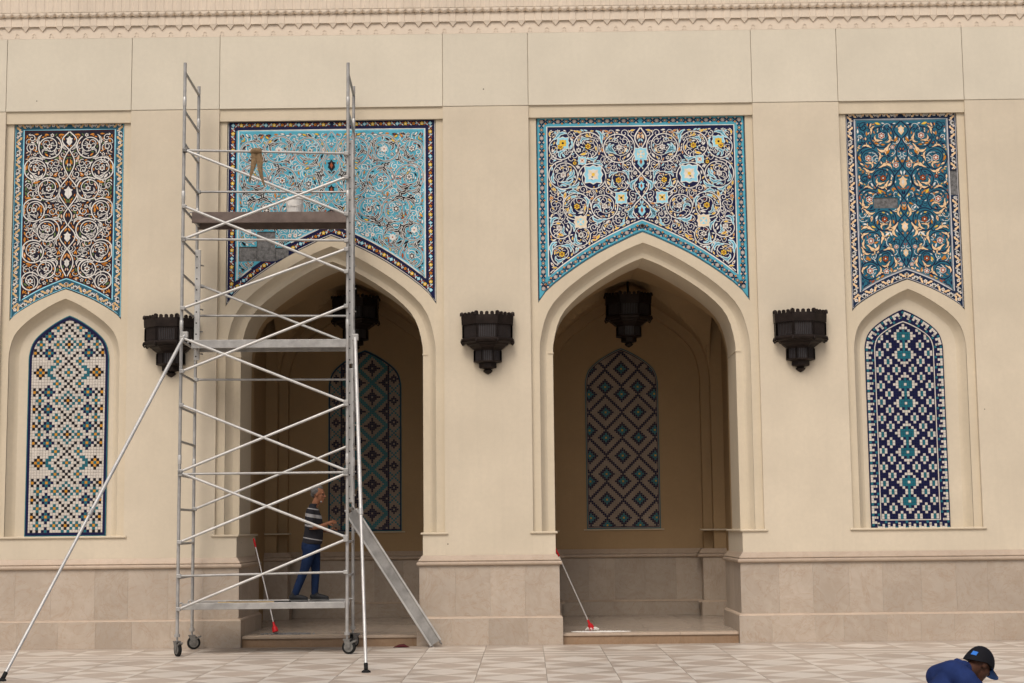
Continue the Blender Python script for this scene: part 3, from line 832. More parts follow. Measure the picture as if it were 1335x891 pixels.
NS = [(.33, .28, .20, 1), (.56, .66, .19, -1), (.33, 1.00, .19, 1), (.57, 1.36, .19, -1), (.33, 1.70, .19, 1), (.57, 2.06, .19, -1), (.34, 2.36, .15, 1), (.60, 2.56, .15, -1), (.64, 2.86, .09, 1)]
NA = [(.03, .34, .13, .018), (.34, .80, .10, .018), (.80, 1.34, .17, .018), (1.34, 1.62, .07, .016), (1.62, 2.02, .14, .018), (2.02, 2.5, .11, .018)]
tile_panel(NARROW[0][0], .925, 5.345, 5.865, 8.735, 'A', .162, NS, NA, seed=3, label='near-black tile panel with white scrolls and orange leaves in a teal border')
tile_panel(NARROW[1][0], .925, 5.345, 5.865, 8.735, 'D', .155, NS, NA, seed=11, label='teal tile panel with navy scrolls and peach leaves, two tiles missing',
           holes=[(-.50, -.10, 7.07, 7.25), (.775, .920, 7.28, 7.70)])
WS = [(.36, .36, .26, 1), (.88, .34, .24, -1), (1.34, .34, .22, 1), (1.30, .82, .24, -1), (.82, .86, .23, 1), (.38, .92, .22, -1), (.62, 1.36, .22, 1), (1.08, 1.36, .23, -1), (1.38, 1.72, .20, 1), (1.02, 1.84, .20, -1), (1.34, 2.16, .20, 1), (1.42, 2.54, .13, -1)]
WA = [(.03, .40, .10, .02), (.40, .82, .16, .02), (.82, 1.22, .13, .02), (1.22, 1.64, .16, .02)]
tile_panel(WIDE[0][0], 1.745, 5.545, 6.71, 8.705, 'B', .185, WS, WA, seed=5, isl_n=75, tend=330, nros=14, label='turquoise tile panel with grey and white scrolls in a navy flowered border, tiles missing at one corner',
           holes=[(-1.24, -.93, 6.30, 6.80), (-1.595, -1.24, 6.30, 6.55), (-.93, -.71, 6.30, 6.53)])
WM = [(1.30, .28, .13, (LBL, YEL, YEL, BLK)), (.80, .82, .19, (LBL, WHT, CREAM, YEL)), (.98, .58, .09, (LBL, WHT, PINK, RUST)), (.34, 1.22, .13, (LBL, CREAM, YEL, BLK)), (1.02, 1.62, .13, (CREAM, LBL, CREAM, WHT)), (0, .48, .14, (LBL, CREAM, LBL, WHT))]
tile_panel(WIDE[1][0], 1.745, 5.545, 6.71, 8.705, 'C', .185, WS, WA, seed=9, isl_n=70, tend=330, nros=10, medals=WM, label='navy tile panel with dense white vines and pale blue medallions in a turquoise border')

# ------------------------------------------------------------------ small-piece mosaics under the arches
def mosaic(c, half, z0, zs, za, Y, pat, pitch, bands, back, seed, label, gap=.0026, key=None):
    """pat(c,r)->colour; r counts from the axis top downwards; bands: (inset0, inset1, colour)"""
    rnd = random.Random(seed)
    def shape(ins):
        h = half-ins; k = h/half
        return [(c-h, z0+ins)]+[(x, z) for x, z in arch(c, h, zs, za-ins*1.25)]+[(c+h, z0+ins)]
    root = MB().prism(shape(0), Y-.004, Y+.03).build('mosaic_panel', glaze(back), B, label=label)
    ins = bands[-1][1]; h = half-ins
    mb = MB(); cols = []
    nC = int(h/pitch)+2; top = za-ins*1.25; nR = int((top-z0)/pitch)+2
    for r in range(nR):
        z = top-.02-(r+.5)*pitch
        if z < z0+ins-pitch*.3: break
        for q in range(-nC, nC+1):
            x = q*pitch
            if abs(x)-pitch*.3 > h: continue
            if z > zs and z-pitch*.3 > arch_z(x, h, zs, top) : continue
            col = pat(q, r)
            if col is None: continue
            if col not in cols: cols.append(col)
            i = cols.index(col); g = gap/2; yy = Y-.010+rnd.uniform(-.0006, .0006); e = .003
            x0, x1, a, b = c+x-pitch/2+g, c+x+pitch/2-g, z-pitch/2+g, z+pitch/2-g
            tl = rnd.uniform(-.0006, .0006)
            mb.add([(x0, Y-.004, a), (x1, Y-.004, a), (x1, Y-.004, b), (x0, Y-.004, b), (x0+e, yy, a+e), (x1-e, yy+tl, a+e), (x1-e, yy, b-e), (x0+e, yy+tl, b-e)],
                   [(4, 5, 6, 7), (0, 1, 5, 4), (1, 2, 6, 5), (2, 3, 7, 6), (3, 0, 4, 7)], i)
    mb.build('mosaic_pieces', [glaze(x) for x in cols], root, kind='stuff')
    for k, (a, b, col) in enumerate(bands):
        o, i = shape(a), shape(b)
        n = len(o); mm = MB()
        y = Y-.013-.001*k
        vs = [(x, y, z) for x, z in o]+[(x, y, z) for x, z in i]+[(x, Y-.004, z) for x, z in o]+[(x, Y-.004, z) for x, z in i]
        fs = [(j, n+j, n+(j+1) % n, (j+1) % n) for j in range(n)]+[(j, (j+1) % n, 2*n+(j+1) % n, 2*n+j) for j in range(n)]+[(n+(j+1) % n, n+j, 3*n+j, 3*n+(j+1) % n) for j in range(n)]
        mm.add(vs, fs); mm.build('edge_band', glaze(col), root, fix=True)
    if key:
        ks = MB(); p = key['p']; path = shape(key['ins']); L = [0]
        path = path+[path[0]]
        for a, b in zip(path, path[1:]): L.append(L[-1]+math.dist(a, b))
        n = round(L[-1]/key['pitch']); pit = L[-1]/n
        for i in range(n):
            s = (i+.5)*pit
            for j in range(len(L)-1):
                if L[j] <= s <= L[j+1]:
                    t = (s-L[j])/(L[j+1]-L[j]); a, b = path[j], path[j+1]
                    px, pz = a[0]+(b[0]-a[0])*t, a[1]+(b[1]-a[1])*t; an = math.atan2(b[1]-a[1], b[0]-a[0]); break
            tx, tz = math.cos(an), math.sin(an); nx, nz = tz, -tx     # inward: path runs up the left side, over, down the right
            for (u, v, mi) in key['cells']:
                q = [(-.5, -.5), (.5, -.5), (.5, .5), (-.5, .5)]
                pts = [(px+tx*(u+du*.93)*p+nx*(v+dv*.93)*p, pz+tz*(u+du*.93)*p+nz*(v+dv*.93)*p) for du, dv in q]
                y = Y-.019
                ks.add([(x, y, z) for x, z in pts], [(3, 2, 1, 0)], mi)
        ks.build('key_border', [glaze(x) for x in key['cols']], root, kind='stuff', fix=False)
    return root
MWH, MTE, MNV, MOR = (.56, .52, .47), (.014, .125, .165), (.007, .008, .045), (.55, .25, .03)
def patL(q, r):
    a = abs(q); k = (r+14) % 32            # 0 = diamond row, 16 = middle between
    d = k-16
    def cross(dc, dr, rad=1): return abs(dc)+abs(dr) <= rad
    if a == 0 and abs(d) == 6: return MOR
    if a+abs(abs(d)-6) == 3 and a < 3: return MTE
    if a == abs(d) and a <= 3: return BLK
    if abs(abs(d)-6)+a == 1: return BLK
    if a == 7 and abs(d) in (3, 9): return MOR
    for rr in (3, 9):
        dd = abs(a-7)+abs(abs(d)-rr)
        if dd == 1: return MTE
        if dd == 2: return MNV
    if a == 4 and (abs(d) in (0, 6, 12)): return MOR
    for rr in (0, 6, 12):
        if abs(a-4)+abs(abs(d)-rr) == 1: return MTE
    kk = k if k < 16 else k-32
    if a == 0 and kk == 0: return MOR
    if a+abs(kk) == 1: return MTE
    if a+abs(kk) == 4: return BLK
    if a == 10 and abs(d) in (0, 6): return MOR
    for rr in (0, 6):
        if abs(a-10)+abs(abs(d)-rr) == 1: return MTE
    if abs(a-10)+abs(kk) <= 2:
        e = abs(a-10)+abs(kk)
        return MTE if e == 0 else MOR if e == 1 else BLK
    if a == 12 and abs(d) in (3, 9): return MOR
    if abs(a-10) == 1 and abs(d) in (3, 9) or (a == 10 and abs(d) in (2, 4, 8, 10)): return BLK
    if abs(kk) >= 4 and a == abs(kk)-4 and a <= 3: return BLK
    if a+abs(kk) == 8 and a >= 6: return MTE
    if abs(a-4)+abs(kk) == 3 and a > 4: return MTE
    if a == 12 and abs(d) in (2, 4, 8, 10): return BLK
    return MWH
mosaic(-7.56, .668, 1.803, 4.70, 5.445, .212, patL, .0466, [(0, .014, (.02, .13, .16)), (.014, .056, MNV)], (.20, .18, .165), 1, 'arched mosaic panel of white squares with blue and orange flowers')
def patR(q, r):
    a = abs(q); k = (r-8) % 18; kk = k if k <= 8 else k-18      # rows -1 and 0 lie between the paired medallions
    for s, out in ((-4, -1), (3, 1)):
        y = kk-s
        if s == -4 and kk > 8: y = kk-18-s
        d = abs(y)
        if a == 0 and d == 0: return MWH
        if a+d <= 2 or (a <= 2 and d <= 1 and a+d <= 3): return MTE
        if a == 2 and d == 2: return MWH
        if a == 3 and d <= 1 or (a == 4 and d == 0): return MWH
        if y*out == 3 and a <= 1 or (y*out == 4 and a == 0): return MWH
    if kk in (-1, 0) and a <= 1: return MTE if a == 0 else MWH
    for fa, c0 in ((6, -1), (9, 2), (9, -4), (6, 5), (6, -7), (3, 8), (9, 8), (3, -10), (9, -10)):
        da = abs(a-fa)
        if da == 0 and kk in (c0, c0+1): return MTE
        if da == 1 and kk in (c0, c0+1): return MWH
        if da == 0 and kk in (c0-1, c0+2): return MWH
    return MNV
KC = [(-1, -1.0, 0), (0, -1.0, 0), (1, -1.0, 0), (-1, 0, 0), (1, 0, 0), (1, .55, 0), (-2, -1.0, 1), (-2, 1.3, 1)]
mosaic(6.25, .645, 1.765, 4.72, 5.385, .212, patR, .0445, [(0, .012, MNV), (.012, .155, MNV), (.155, .170, MWH), (.170, .178, MNV)], (.02, .025, .06), 2,
       'arched navy mosaic panel with teal medallions and a white key border', key=dict(p=.0405, ins=.078, pitch=.170, cells=KC, cols=[MWH, MTE]))
BEI = (.36, .295, .24)
MTE_LIFTED = (.025, .20, .245)  # teal brightened in its colour to offset the gallery's shade
def patBR(q, r):
    ch = r//24; kk = (r % 24)-9; sh_ = 0 if ch % 2 == 0 else 9
    x = (q+sh_+9+900) % 18-9
    if abs(kk) <= 9 and abs(x)+abs(kk) in (9, 10): return MNV
    best = None
    for row0 in (ch-1, ch, ch+1):
        s2 = 0 if row0 % 2 == 0 else 9
        xx = (q+s2+9+900) % 18-9
        for dy in (-14, 0, 14):
            rr = r-(row0*24+9+dy); d = abs(xx)+abs(rr)
            if d <= 4 and (best is None or d < best): best = d
    if best is not None:
        return YEL if best == 0 else (MTE_LIFTED if best <= 2 else MNV)
    return BEI
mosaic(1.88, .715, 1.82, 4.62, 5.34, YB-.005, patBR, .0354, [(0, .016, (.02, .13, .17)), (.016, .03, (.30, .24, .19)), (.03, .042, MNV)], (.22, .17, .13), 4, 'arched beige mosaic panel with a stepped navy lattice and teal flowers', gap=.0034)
def patBL(q, r):
    a = abs(q)
    if a >= 13:
        b = (r+4) % 12-6; e = a-16
        if a == 13: return MNV
        d = abs(e)+abs(b)
        if d == 0: return BEI
        if d <= 2: return MNV
        if abs(abs(e)-abs(abs(b)-6)) == 0: return MTE_LIFTED
        return BEI
    best = 99
    for i in range(-3, 4):
        cx = 8*i-4; y = (r+8*(i % 2)+8+1600) % 16-8; x = q-cx; d = abs(x)+abs(y)
        if d < best: best = d; bx, by = x, y
    if best == 0: return BEI
    if best <= 3 or (best == 4 and (bx == 0 or by == 0)): return MNV
    if best >= 7: return MTE_LIFTED
    return BEI
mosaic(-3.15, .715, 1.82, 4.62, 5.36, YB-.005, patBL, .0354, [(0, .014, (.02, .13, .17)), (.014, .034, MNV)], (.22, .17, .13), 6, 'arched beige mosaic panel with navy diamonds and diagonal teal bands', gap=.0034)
for c, y in ((1.88, YB), (-3.15, YB)):
    MB().box(c-.78, c+.78, y-.035, y-.001, 1.79, 1.815).build('sill_ledge', M['frame'], B, bevel=.005)

# ------------------------------------------------------------------ lanterns
def octo(r, half):
    a = r*math.cos(R(22.5))
    if half:
        return [(-a, 0)]+[(r*math.cos(R(t)), r*math.sin(R(t))) for t in (202.5, 247.5, 292.5, 337.5)]+[(a, 0)]
    return [(r*math.cos(R(t)), r*math.sin(R(t))) for t in [202.5+45*k for k in range(8)]]
def lantern_parts(half):
    out = {}
    k = 1/math.cos(R(22.5))
    def ring(mb, prof, mi=0):
        mb.rings([[(x, y, z) for x, y in octo(r*k, half)] for r, z in prof], mi)
    # z measured from the finial tip upwards
    mb = MB(); ring(mb, [(.405, .785), (.405, .80), (.418, .80), (.425, .90), (.425, .945), (.405, .945), (.40, .90)])
    edges = octo(.415*k, half); n = len(edges)
    segs = [(edges[i], edges[(i+1) % n]) for i in range(n-1 if half else n)]
    for a, b in segs:
        L = math.dist(a, b); cnt = max(1, round(L/.078)); ux, uy = (b[0]-a[0])/L, (b[1]-a[1])/L
        for j in range(cnt+1):
            t = j/cnt; w_ = .030 if 0 < j < cnt else .036; hh = .055 if 0 < j < cnt else .066
            px, py = a[0]+(b[0]-a[0])*t, a[1]+(b[1]-a[1])*t
            sec = [(-w_, 0), (w_, 0), (w_, hh*.55), (w_*.75, hh*.85), (0, hh), (-w_*.75, hh*.85), (-w_, hh*.55)]
            f = [(px+ux*q-uy*.012, py+uy*q+ux*.012, .944+z) for q, z in sec]; g = [(px+ux*q+uy*.012, py+uy*q-ux*.012, .944+z) for q, z in sec]
            m_ = len(sec)
            mb.add(f+g, [list(range(m_)), list(range(2*m_-1, m_-1, -1))]+[(i, m_+i, m_+(i+1) % m_, (i+1) % m_) for i in range(m_)])
    out['crown'] = (mb, M['bronze'])
    mb = MB(); ring(mb, [(.385, .58), (.385, .79)]); out['glass_drum'] = (mb, M['bronzeg'])
    mb = MB()
    edges = octo(.395*k, half); n = len(edges)
    for a, b in [(edges[i], edges[(i+1) % n]) for i in range(n-1 if half else n)]:
        L = math.dist(a, b); cnt = 11
        for j in range(cnt+1):
            t = j/cnt; px, py = a[0]+(b[0]-a[0])*t, a[1]+(b[1]-a[1])*t; r_ = .007 if 0 < j < cnt else .016
            mb.box(px-r_, px+r_, py-r_, py+r_, .585, .785)
    out['grille'] = (mb, M['bronze'])
    mb = MB(); ring(mb, [(.36, .50), (.41, .515), (.428, .545), (.428, .565), (.405, .58), (.38, .585)])
    for a in octo(.42*k, half):
        mb.tube([(a[0], a[1], .56), (a[0]*1.02, a[1]*1.02, .52), (a[0]*.97, a[1]*.97, .485), (a[0]*.9, a[1]*.9, .50)], [.012, .016, .014, .008], 6)
    out['upper_flange'] = (mb, M['bronze'])
    mb = MB(); ring(mb, [(.215, .38), (.225, .40), (.27, .43), (.30, .46), (.33, .475), (.345, .50), (.36, .505)]); out['funnel'] = (mb, M['bronze'])
    mb = MB(); ring(mb, [(.212, .215), (.212, .385)])
    out['lower_drum'] = (mb, M['bronzeg'])
    mb = MB(); edges = octo(.217*k, half); n = len(edges)
    for a, b in [(edges[i], edges[(i+1) % n]) for i in range(n-1 if half else n)]:
        for j in range(7):
            t = j/6; px, py = a[0]+(b[0]-a[0])*t, a[1]+(b[1]-a[1])*t; r_ = .006 if 0 < j < 6 else .013
            mb.box(px-r_, px+r_, py-r_, py+r_, .218, .382)
    out['lower_grille'] = (mb, M['bronze'])
    mb = MB(); ring(mb, [(.13, .10), (.142, .115), (.142, .18), (.21, .195), (.232, .20), (.232, .215), (.21, .225)]); out['lower_flange'] = (mb, M['bronze'])
    mb = MB(); ring(mb, [(.004, .0), (.045, .022), (.075, .05), (.078, .065), (.055, .08), (.06, .09), (.10, .10), (.13, .105)]); out['finial'] = (mb, M['bronze'])
    return out
def build_lantern(name, label, loc, half, group=None, extra=None):
    t = thing(name, label, 'lantern', loc, 0, group)
    for nm, (me, mt) in (LP_H if half else LP_F).items(): link(nm, me, t)
    return t
def prep(half):
    d = {}
    for nm, (mb, mt) in lantern_parts(half).items():
        me = mb.mesh(nm, mt); bm = bmesh.new(); bm.from_mesh(me); bmesh.ops.recalc_face_normals(bm, faces=bm.faces); bm.to_mesh(me); bm.free()
        d[nm] = (me, mt)
    return d
LP_H, LP_F = prep(True), prep(False)
build_lantern('wall_lantern', 'dark bronze half-octagon wall lantern on the pier beside the scaffold tower', (-5.81, 0, 4.37), True, 'bronze wall lanterns on the piers')
build_lantern('wall_lantern', 'dark bronze half-octagon wall lantern on the pier between the two open arches', (-.612, 0, 4.36), True, 'bronze wall lanterns on the piers')
build_lantern('wall_lantern', 'dark bronze half-octagon wall lantern on the pier beside the navy key-bordered mosaic', (4.50, 0, 4.34), True, 'bronze wall lanterns on the piers')
for x, lb in ((1.93, 'dark bronze octagonal lantern hanging in the arch with the mop at its edge'), (-3.15, 'dark bronze octagonal lantern hanging in the arch behind the scaffold')):
    t = build_lantern('hanging_lantern', lb, (x, 3.4, 5.16), False, 'lanterns hanging in the gallery')
    MB().tube([(0, 0, .93), (0, 0, 1.55)], .022, 8).build('stem', M['bronze'], t)
    MB().tube([(0, 0, .88), (0, 0, .94)], .06, 8).build('collar', M['bronze'], t)

# ------------------------------------------------------------------ scaffold tower
SX, SY, SRZ = -4.04, -.95, R(2.5)
sc = thing('scaffold_tower', 'tall aluminium scaffold tower on castors standing before the turquoise panel', 'scaffold', (SX, SY, 0), SRZ)
HL, HW = 1.275, .665
ca, sa = math.cos(SRZ), math.sin(SRZ)
def to_local(p): 
    dx, dy = p[0]-SX, p[1]-SY; return Vector((dx*ca+dy*sa, -dx*sa+dy*ca, p[2]))
def zpix(x, y, front):                     # height of a pixel on the front or back face of the tower
    return P(x, y, SY-HW if front else SY+HW).z
TOPZ = 9.17
for sx in (-1, 1):
    for sy in (-1, 1):
        x, y = sx*HL, sy*HW
        po = MB().tube([(x, y, .30), (x, y, TOPZ)], .0255, 12).build('post', M['alu2'], sc, smooth=False); autosmooth(po)
        for z in (2.95, 5.02, 7.05, 8.55):
            autosmooth(MB().tube([(x, y, z-.07), (x, y, z-.065), (x, y, z+.065), (x, y, z+.07)], [.026, .0295, .0295, .026], 12).build('sleeve', M['alu'], po))
for sx in (-1, 1):
    z = 9.02; zs = [9.02]
    z = 8.40
    while z > .75: zs.append(z); z -= .517
    for z in zs:
        autosmooth(MB().tube([(sx*HL, -HW, z), (sx*HL, HW, z)], .020, 10).build('rung', M['alu2'], sc))
def brace(pl, pr, front, r=.0215, mat='alu'):
    """from a pixel near the left posts to one near the right posts"""
    zl, zr = zpix(*pl, front), zpix(*pr, front); y = (-HW-.04) if front else (HW-.04)
    o = autosmooth(MB().tube([(-HL+.03, y, zl), (HL-.03, y, zr)], r, 10).build('brace', M[mat], sc))
    for x, z in ((-HL+.02, zl), (HL-.02, zr)):
        c_ = MB().box(x-.035, x+.035, y-.03, y+.045, z-.03, z+.03).build('brace_hook', M['alu2'], sc, bevel=.008)
for a, b, f_ in [((254, 198), (455, 279), 1), ((245, 313), (455, 231), 1), ((245, 271), (455, 354), 1), ((250, 403), (455, 325), 1),
               ((262, 372), (460, 449), 0), ((242, 485), (455, 399), 1), ((243, 442), (455, 524), 1), ((240, 529), (454, 613), 1), ((240, 615), (454, 527), 1),
               ((247, 617), (453, 700), 1), ((259, 664), (460, 580), 0), ((238, 707), (453, 618), 1), ((240, 794), (453, 704), 1)]:
    brace(a, b, f_)
for a, b, f_ in [((254, 198), (455, 200), 1), ((262, 252), (462, 250.5), 0), ((246, 313.5), (455, 313.5), 1), ((262, 413), (462, 412), 0), ((260, 496), (460, 495), 0), ((250, 618.5), (453, 616), 1), ((243, 751), (458, 746), 1)]:
    brace(a, b, f_, .019, 'alu2')
# ladder rails clipped inside the frames; black discs paint the shade of holes
def ladder(x, y, z0, z1):
    o = MB().box(x-.045, x+.045, y-.018, y+.018, z0, z1).build('ladder_rail', M['alu'], sc, bevel=.006)
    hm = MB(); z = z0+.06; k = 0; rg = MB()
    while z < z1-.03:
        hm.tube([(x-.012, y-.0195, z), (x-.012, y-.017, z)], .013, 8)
        if k % 2 == 0: rg.tube([(x+.02, y, z+.05), (x+.075, y+.10, z+.05)], .012, 8)
        z += .18; k += 1
    hm.build('pin_hole_discs', M['hole'], o); rg.build('rung_stub', M['alu2'], o)
ladder(-HL+.06, HW-.25, P(250, 470, -.6).z, P(250, 326, -.6).z)
ladder(HL+.035, -HW+.12, P(461, 474, -1.5).z, P(461, 182, -1.5).z)
ladder(HL+.035, -HW+.12, P(461, 655, -1.5).z, P(461, 480, -1.5).z)
# castors
M['castor'] = plain('dusty_castor_steel', (.17, .165, .155), .6, metal=.3, var=.3, nscale=20)
for sx in (-1, 1):
    for sy in (-1, 1):
        x, y = sx*HL, sy*HW
        e = thing('castor', '', '', (x, y, 0)); e.parent = sc; del e['label']; del e['category']
        e.rotation_euler = (0, 0, R(20*sx+35*sy))
        st = MB().tube([(0, 0, .22), (0, 0, .42)], .018, 10).build('stem', M['alu2'], e)
        MB().tube([(0, 0, .285), (0, 0, .33)], .042, 12).build('adjusting_nut', M['alu2'], e)
        wh = MB(); wh.tube([(.03, -.024, .105), (.03, -.018, .105), (.03, .018, .105), (.03, .024, .105)], [.092, .105, .105, .092], 22); wl = autosmooth(wh.build('wheel', M['rubber'], e))
        MB().tube([(.03, -.028, .105), (.03, .028, .105)], .072, 18).build('rim', M['castor'], e)
        fk = MB()
        for s in (-1, 1): fk.prism([(-.05, .225), (.05, .225), (.065, .12), (.05, .085), (.01, .085), (-.02, .14)], s*.036-.005, s*.036+.005)
        fk.box(-.055, .055, -.042, .042, .215, .228); fk.build('fork', M['castor'], e)
        MB().prism([(.05, .18), (.14, .215), (.15, .20), (.07, .15)], -.03, .03).build('brake_lever', M['castor'], e)
# stabilisers
for top, foot in ((P(463, 440, SY-HW-.05), (-2.14, -4.6, 0)), (P(241, 437, SY-HW-.05), (-6.72, -5.3, 0))):
    a, b = to_local(top), to_local(foot); d = (b-a).normalized(); L = (b-a).length
    o = autosmooth(MB().tube([a, a+d*L*.56], .0275, 12).build('stabiliser', M['white'] if False else M['alu'], sc))
    autosmooth(MB().tube([a+d*L*.56, b-d*.12], .0225, 12).build('stabiliser_extension', M['alu'], sc))
    MB().tube([a+d*(L*.56-.05), a+d*(L*.56+.05)], .033, 12).build('locking_collar', M['alu2'], sc)
    MB().tube([b-d*.13, b-d*.04], .028, 10).build('foot_socket', M['rubber'], sc)
    MB().tube([(b.x, b.y, .0), (b.x, b.y, .018), (b.x, b.y, .035)], [.062, .06, .035], 14).build('rubber_foot', M['rubber'], sc)
    MB().box(a.x-.05, a.x+.05, a.y-.03, a.y+.05, a.z-.05, a.z+.05).build('clamp', M['alu2'], sc, bevel=.01)
# ---- platforms resting on the rungs
def platform(z, y0, y1, board, rail, label, th=.10, x0=-HL+.02, x1=HL-.02):
    t = thing('scaffold_platform', label, 'platform', (SX, SY, z), SRZ)
    MB().box(x0+.05, x1-.05, y0+.03, y1-.03, -.02, 0).build('deck', board, t)
    for y in (y0, y1-.035): MB().box(x0+.02, x1-.02, y, y+.035, -th, .012).build('side_rail', rail, t, bevel=.006)
    for x in (x0+.02, x1-.06): MB().box(x, x+.04, y0+.036, y1-.036, -th*.8, -.021).build('end_rail', M['alu2'], t)
    for x, s in ((x0, -1), (x1, 1)):
        for y in (y0+.06, y1-.06):
            MB().tube([(x-s*.06, y, -.04), (x-s*.01, y, .02), (x+s*.03, y, .012), (x+s*.04, y, -.03)], .014, 8).build('hook', M['alu2'], t)
    return t
ztop = P(330, 279, SY-.0).z
p_top = platform(ztop, -.10, .50, M['brown'], M['brown'], 'brown scaffold platform carrying the white bucket', .165)
zmid = P(330, 446, SY+.2).z
platform(zmid, .0, .60, M['alu2'], M['alu2'], 'bare aluminium scaffold platform at the middle of the tower', .12)
zlo = .765
platform(zlo, -.55, .45, M['alu2'], M['alu2'], 'low aluminium scaffold platform the standing man is on', .085)

# bucket
def bucket(loc):
    t = thing('bucket', 'white plastic bucket on the brown scaffold platform', 'bucket', loc, SRZ)
    mb = MB(); n = 28
    prof = [(.11, 0), (.118, .004), (.145, .25), (.155, .252), (.155, .275), (.146, .28), (.140, .275), (.112, .012), (.0, .012)]
    mb.rings([[(r*math.cos(2*math.pi*k/n), r*math.sin(2*math.pi*k/n), z) for k in range(n)] for r, z in prof])
    autosmooth(mb.build('body', M['white'], t, fix=True), 30)
    MB().tube([(.156*math.cos(a), .156*math.sin(a)*.5-.06, .25-.12*math.sin(math.pi*i/12)) for i, a in ((i, math.pi+math.pi*i/12) for i in range(13))], .004, 6).build('handle', M['poletube'], t)
bp = P(384, 279, SY+.2); bucket((bp.x, SY+.2, ztop+.001))
# rag knotted over the guard rail
rg = thing('rag', 'brown cloth rag knotted over the scaffold guard rail', 'rag', tuple(P(334, 199, SY-HW-.05)))
mb = MB(); mb.tube([(-.075, 0, 0), (-.05, -.008, .02), (0, -.012, .022), (.05, -.008, .018), (.075, 0, 0)], [.03, .045, .05, .045, .03], 10)
autosmooth(mb.build('knot', M['rag'], rg), 60)
for dx, L, sw in ((-.02, .47, -.07), (.025, .54, .10)):
    n = 9; rings = []
    for i in range(n+1):
        t = i/n; z = -.0-L*t; wd = .052*(1-.8*t**1.5); cx = dx+sw*t+.010*math.sin(t*6+dx*60)
        ring = []
        for k in range(10):
            a = 2*math.pi*k/10; ring.append((cx+wd*math.cos(a)*(1+.2*math.sin(3*a+t*6)), -.01+.018*math.sin(a)*(1-.4*t), z))
        rings.append(ring)
    autosmooth(MB().rings(rings).build('tail', M['rag'], rg, fix=True), 60)

M['alud'] = plain('dirty_aluminium', (.30, .295, .285), .55, metal=.3, var=.25, nscale=5)
# leaning deck plank
a = Vector((-1.46, -.34, .05)); b = Vector((-2.79, -.62, 2.16))
d = (b-a).normalized(); pk = thing('scaffold_plank', 'aluminium scaffold plank leaning from the paving against the tower', 'plank', tuple(a))
yv = Vector((.16, -.99, 0)); yv = (yv-d*yv.dot(d)).normalized(); xv = yv.cross(d).normalized()
mt_ = Matrix((xv, yv, d)).transposed().to_4x4(); L = (b-a).length
def pbox(nm, x0, x1, y0, y1, z0, z1, mat_):
    o = MB().box(x0, x1, y0, y1, z0, z1).build(nm, mat_, pk, bevel=.004); o.data.transform(mt_); return o
pbox('deck', -.075, .075, .0, .022, .02, L-.02, M['alud'])
for x in (-.05, .05): pbox('tread_rib', x-.006, x+.006, -.008, .0, .05, L-.05, M['alu2'])
pbox('side_rail', -.105, -.075, -.045, .04, .02, L-.02, M['alu']); pbox('side_rail', .075, .105, -.045, .04, .02, L-.02, M['alu'])
pbox('centre_rib', -.012, .012, -.022, .0, .03, L-.03, M['alu'])
for x in (-.07, .07):
    for z, s in ((0, -1), (L, 1)):
        h = MB().tube([(x, 0, z-s*.06), (x, -.005, z+s*.02), (x, -.03, z+s*.05), (x, -.06, z+s*.045), (x, -.07, z+s*.01)], .013, 8).build('hook', M['alu2'], pk); h.data.transform(mt_)

# ------------------------------------------------------------------ mops and small things
def mop(name, label, top, bot, fibres=True, redtop=True):
    top, bot = Vector(top), Vector(bot); t = thing(name, label, 'mop', tuple(bot)); q = top-bot; L = q.length; d = q.normalized()
    autosmooth(MB().tube([d*.10, q], .011, 10).build('pole', M['poletube'], t))
    if redtop: autosmooth(MB().tube([q-d*.14, q-d*.13, q, q+d*.015], [.012, .017, .016, .01], 10).build('grip', M['red'], t))
    mb = MB(); mb.tube([d*.20, d*.13, d*.10, d*.03], [.014, .022, .045, .05], 10); autosmooth(mb.build('socket', M['red'], t))
    if fibres:
        mb = MB(); rnd = random.Random(4)
        for k in range(40):
            a = rnd.uniform(0, 2*math.pi); ln = rnd.uniform(.03, .10)
            p0 = d*.05+Vector((.03*math.cos(a), .03*math.sin(a), 0)); p2 = Vector((.03*math.cos(a)+ln*math.cos(a), ln*math.sin(a)*.7, .008+rnd.uniform(0, .02)))
            mb.tube([p0, (p0+p2)/2+Vector((0, 0, .018)), p2], [.008, .008, .006], 5)
        mb.build('fibres', M['fibre'], t, kind='stuff')
    return t
mop('mop', 'red and white mop leaning on the pier between the arches', P(725, 716, -.02)+Vector((0, .20, 0)) if False else Vector((.455, .06, 1.52)), Vector((1.05, .42, .185)))
gb = G(352, 823, .185)
mop('mop', 'grey-handled mop with a red socket leaning inside the scaffolded arch', Vector((-4.56, .75, 1.72)), Vector((-4.13, .45, .185)), fibres=False)
# spilled white powder on the floor tiles
def spill(name, label, c, rx, ry, n, mat_, seed, h=.006, cat='powder'):
    rnd = random.Random(seed); mb = MB()
    for k in range(n):
        a = rnd.uniform(0, 2*math.pi); q = math.sqrt(rnd.random()); x, y = c[0]+rx*q*math.cos(a), c[1]+ry*q*math.sin(a); r_ = rnd.uniform(.008, .035)*(1.2-q*.7)
        rings = []
        for rr, zz in ((1, 0), (.7, .5), (.2, .9)):
            rings.append([(x+r_*rr*math.cos(2*math.pi*i/7)*rnd.uniform(.8, 1.2), y+r_*rr*math.sin(2*math.pi*i/7), c[2]+zz*h*(.5+rnd.random())) for i in range(7)])
        mb.rings(rings)
    o = mb.build(name, mat_, None, kind='stuff', fix=True); o['label'] = label; o['category'] = cat
    return o
spill('white_powder', 'white cleaning powder spilled on the arch floor round the mop', (1.18, .36, .1705), .48, .15, 420, M['white'], 3)
spill('rubble_dust', 'grey rubble and dust swept on the scaffolded arch floor', (-3.95, .50, .1705), .45, .18, 160, M['mortar'], 8, .02, 'rubble')
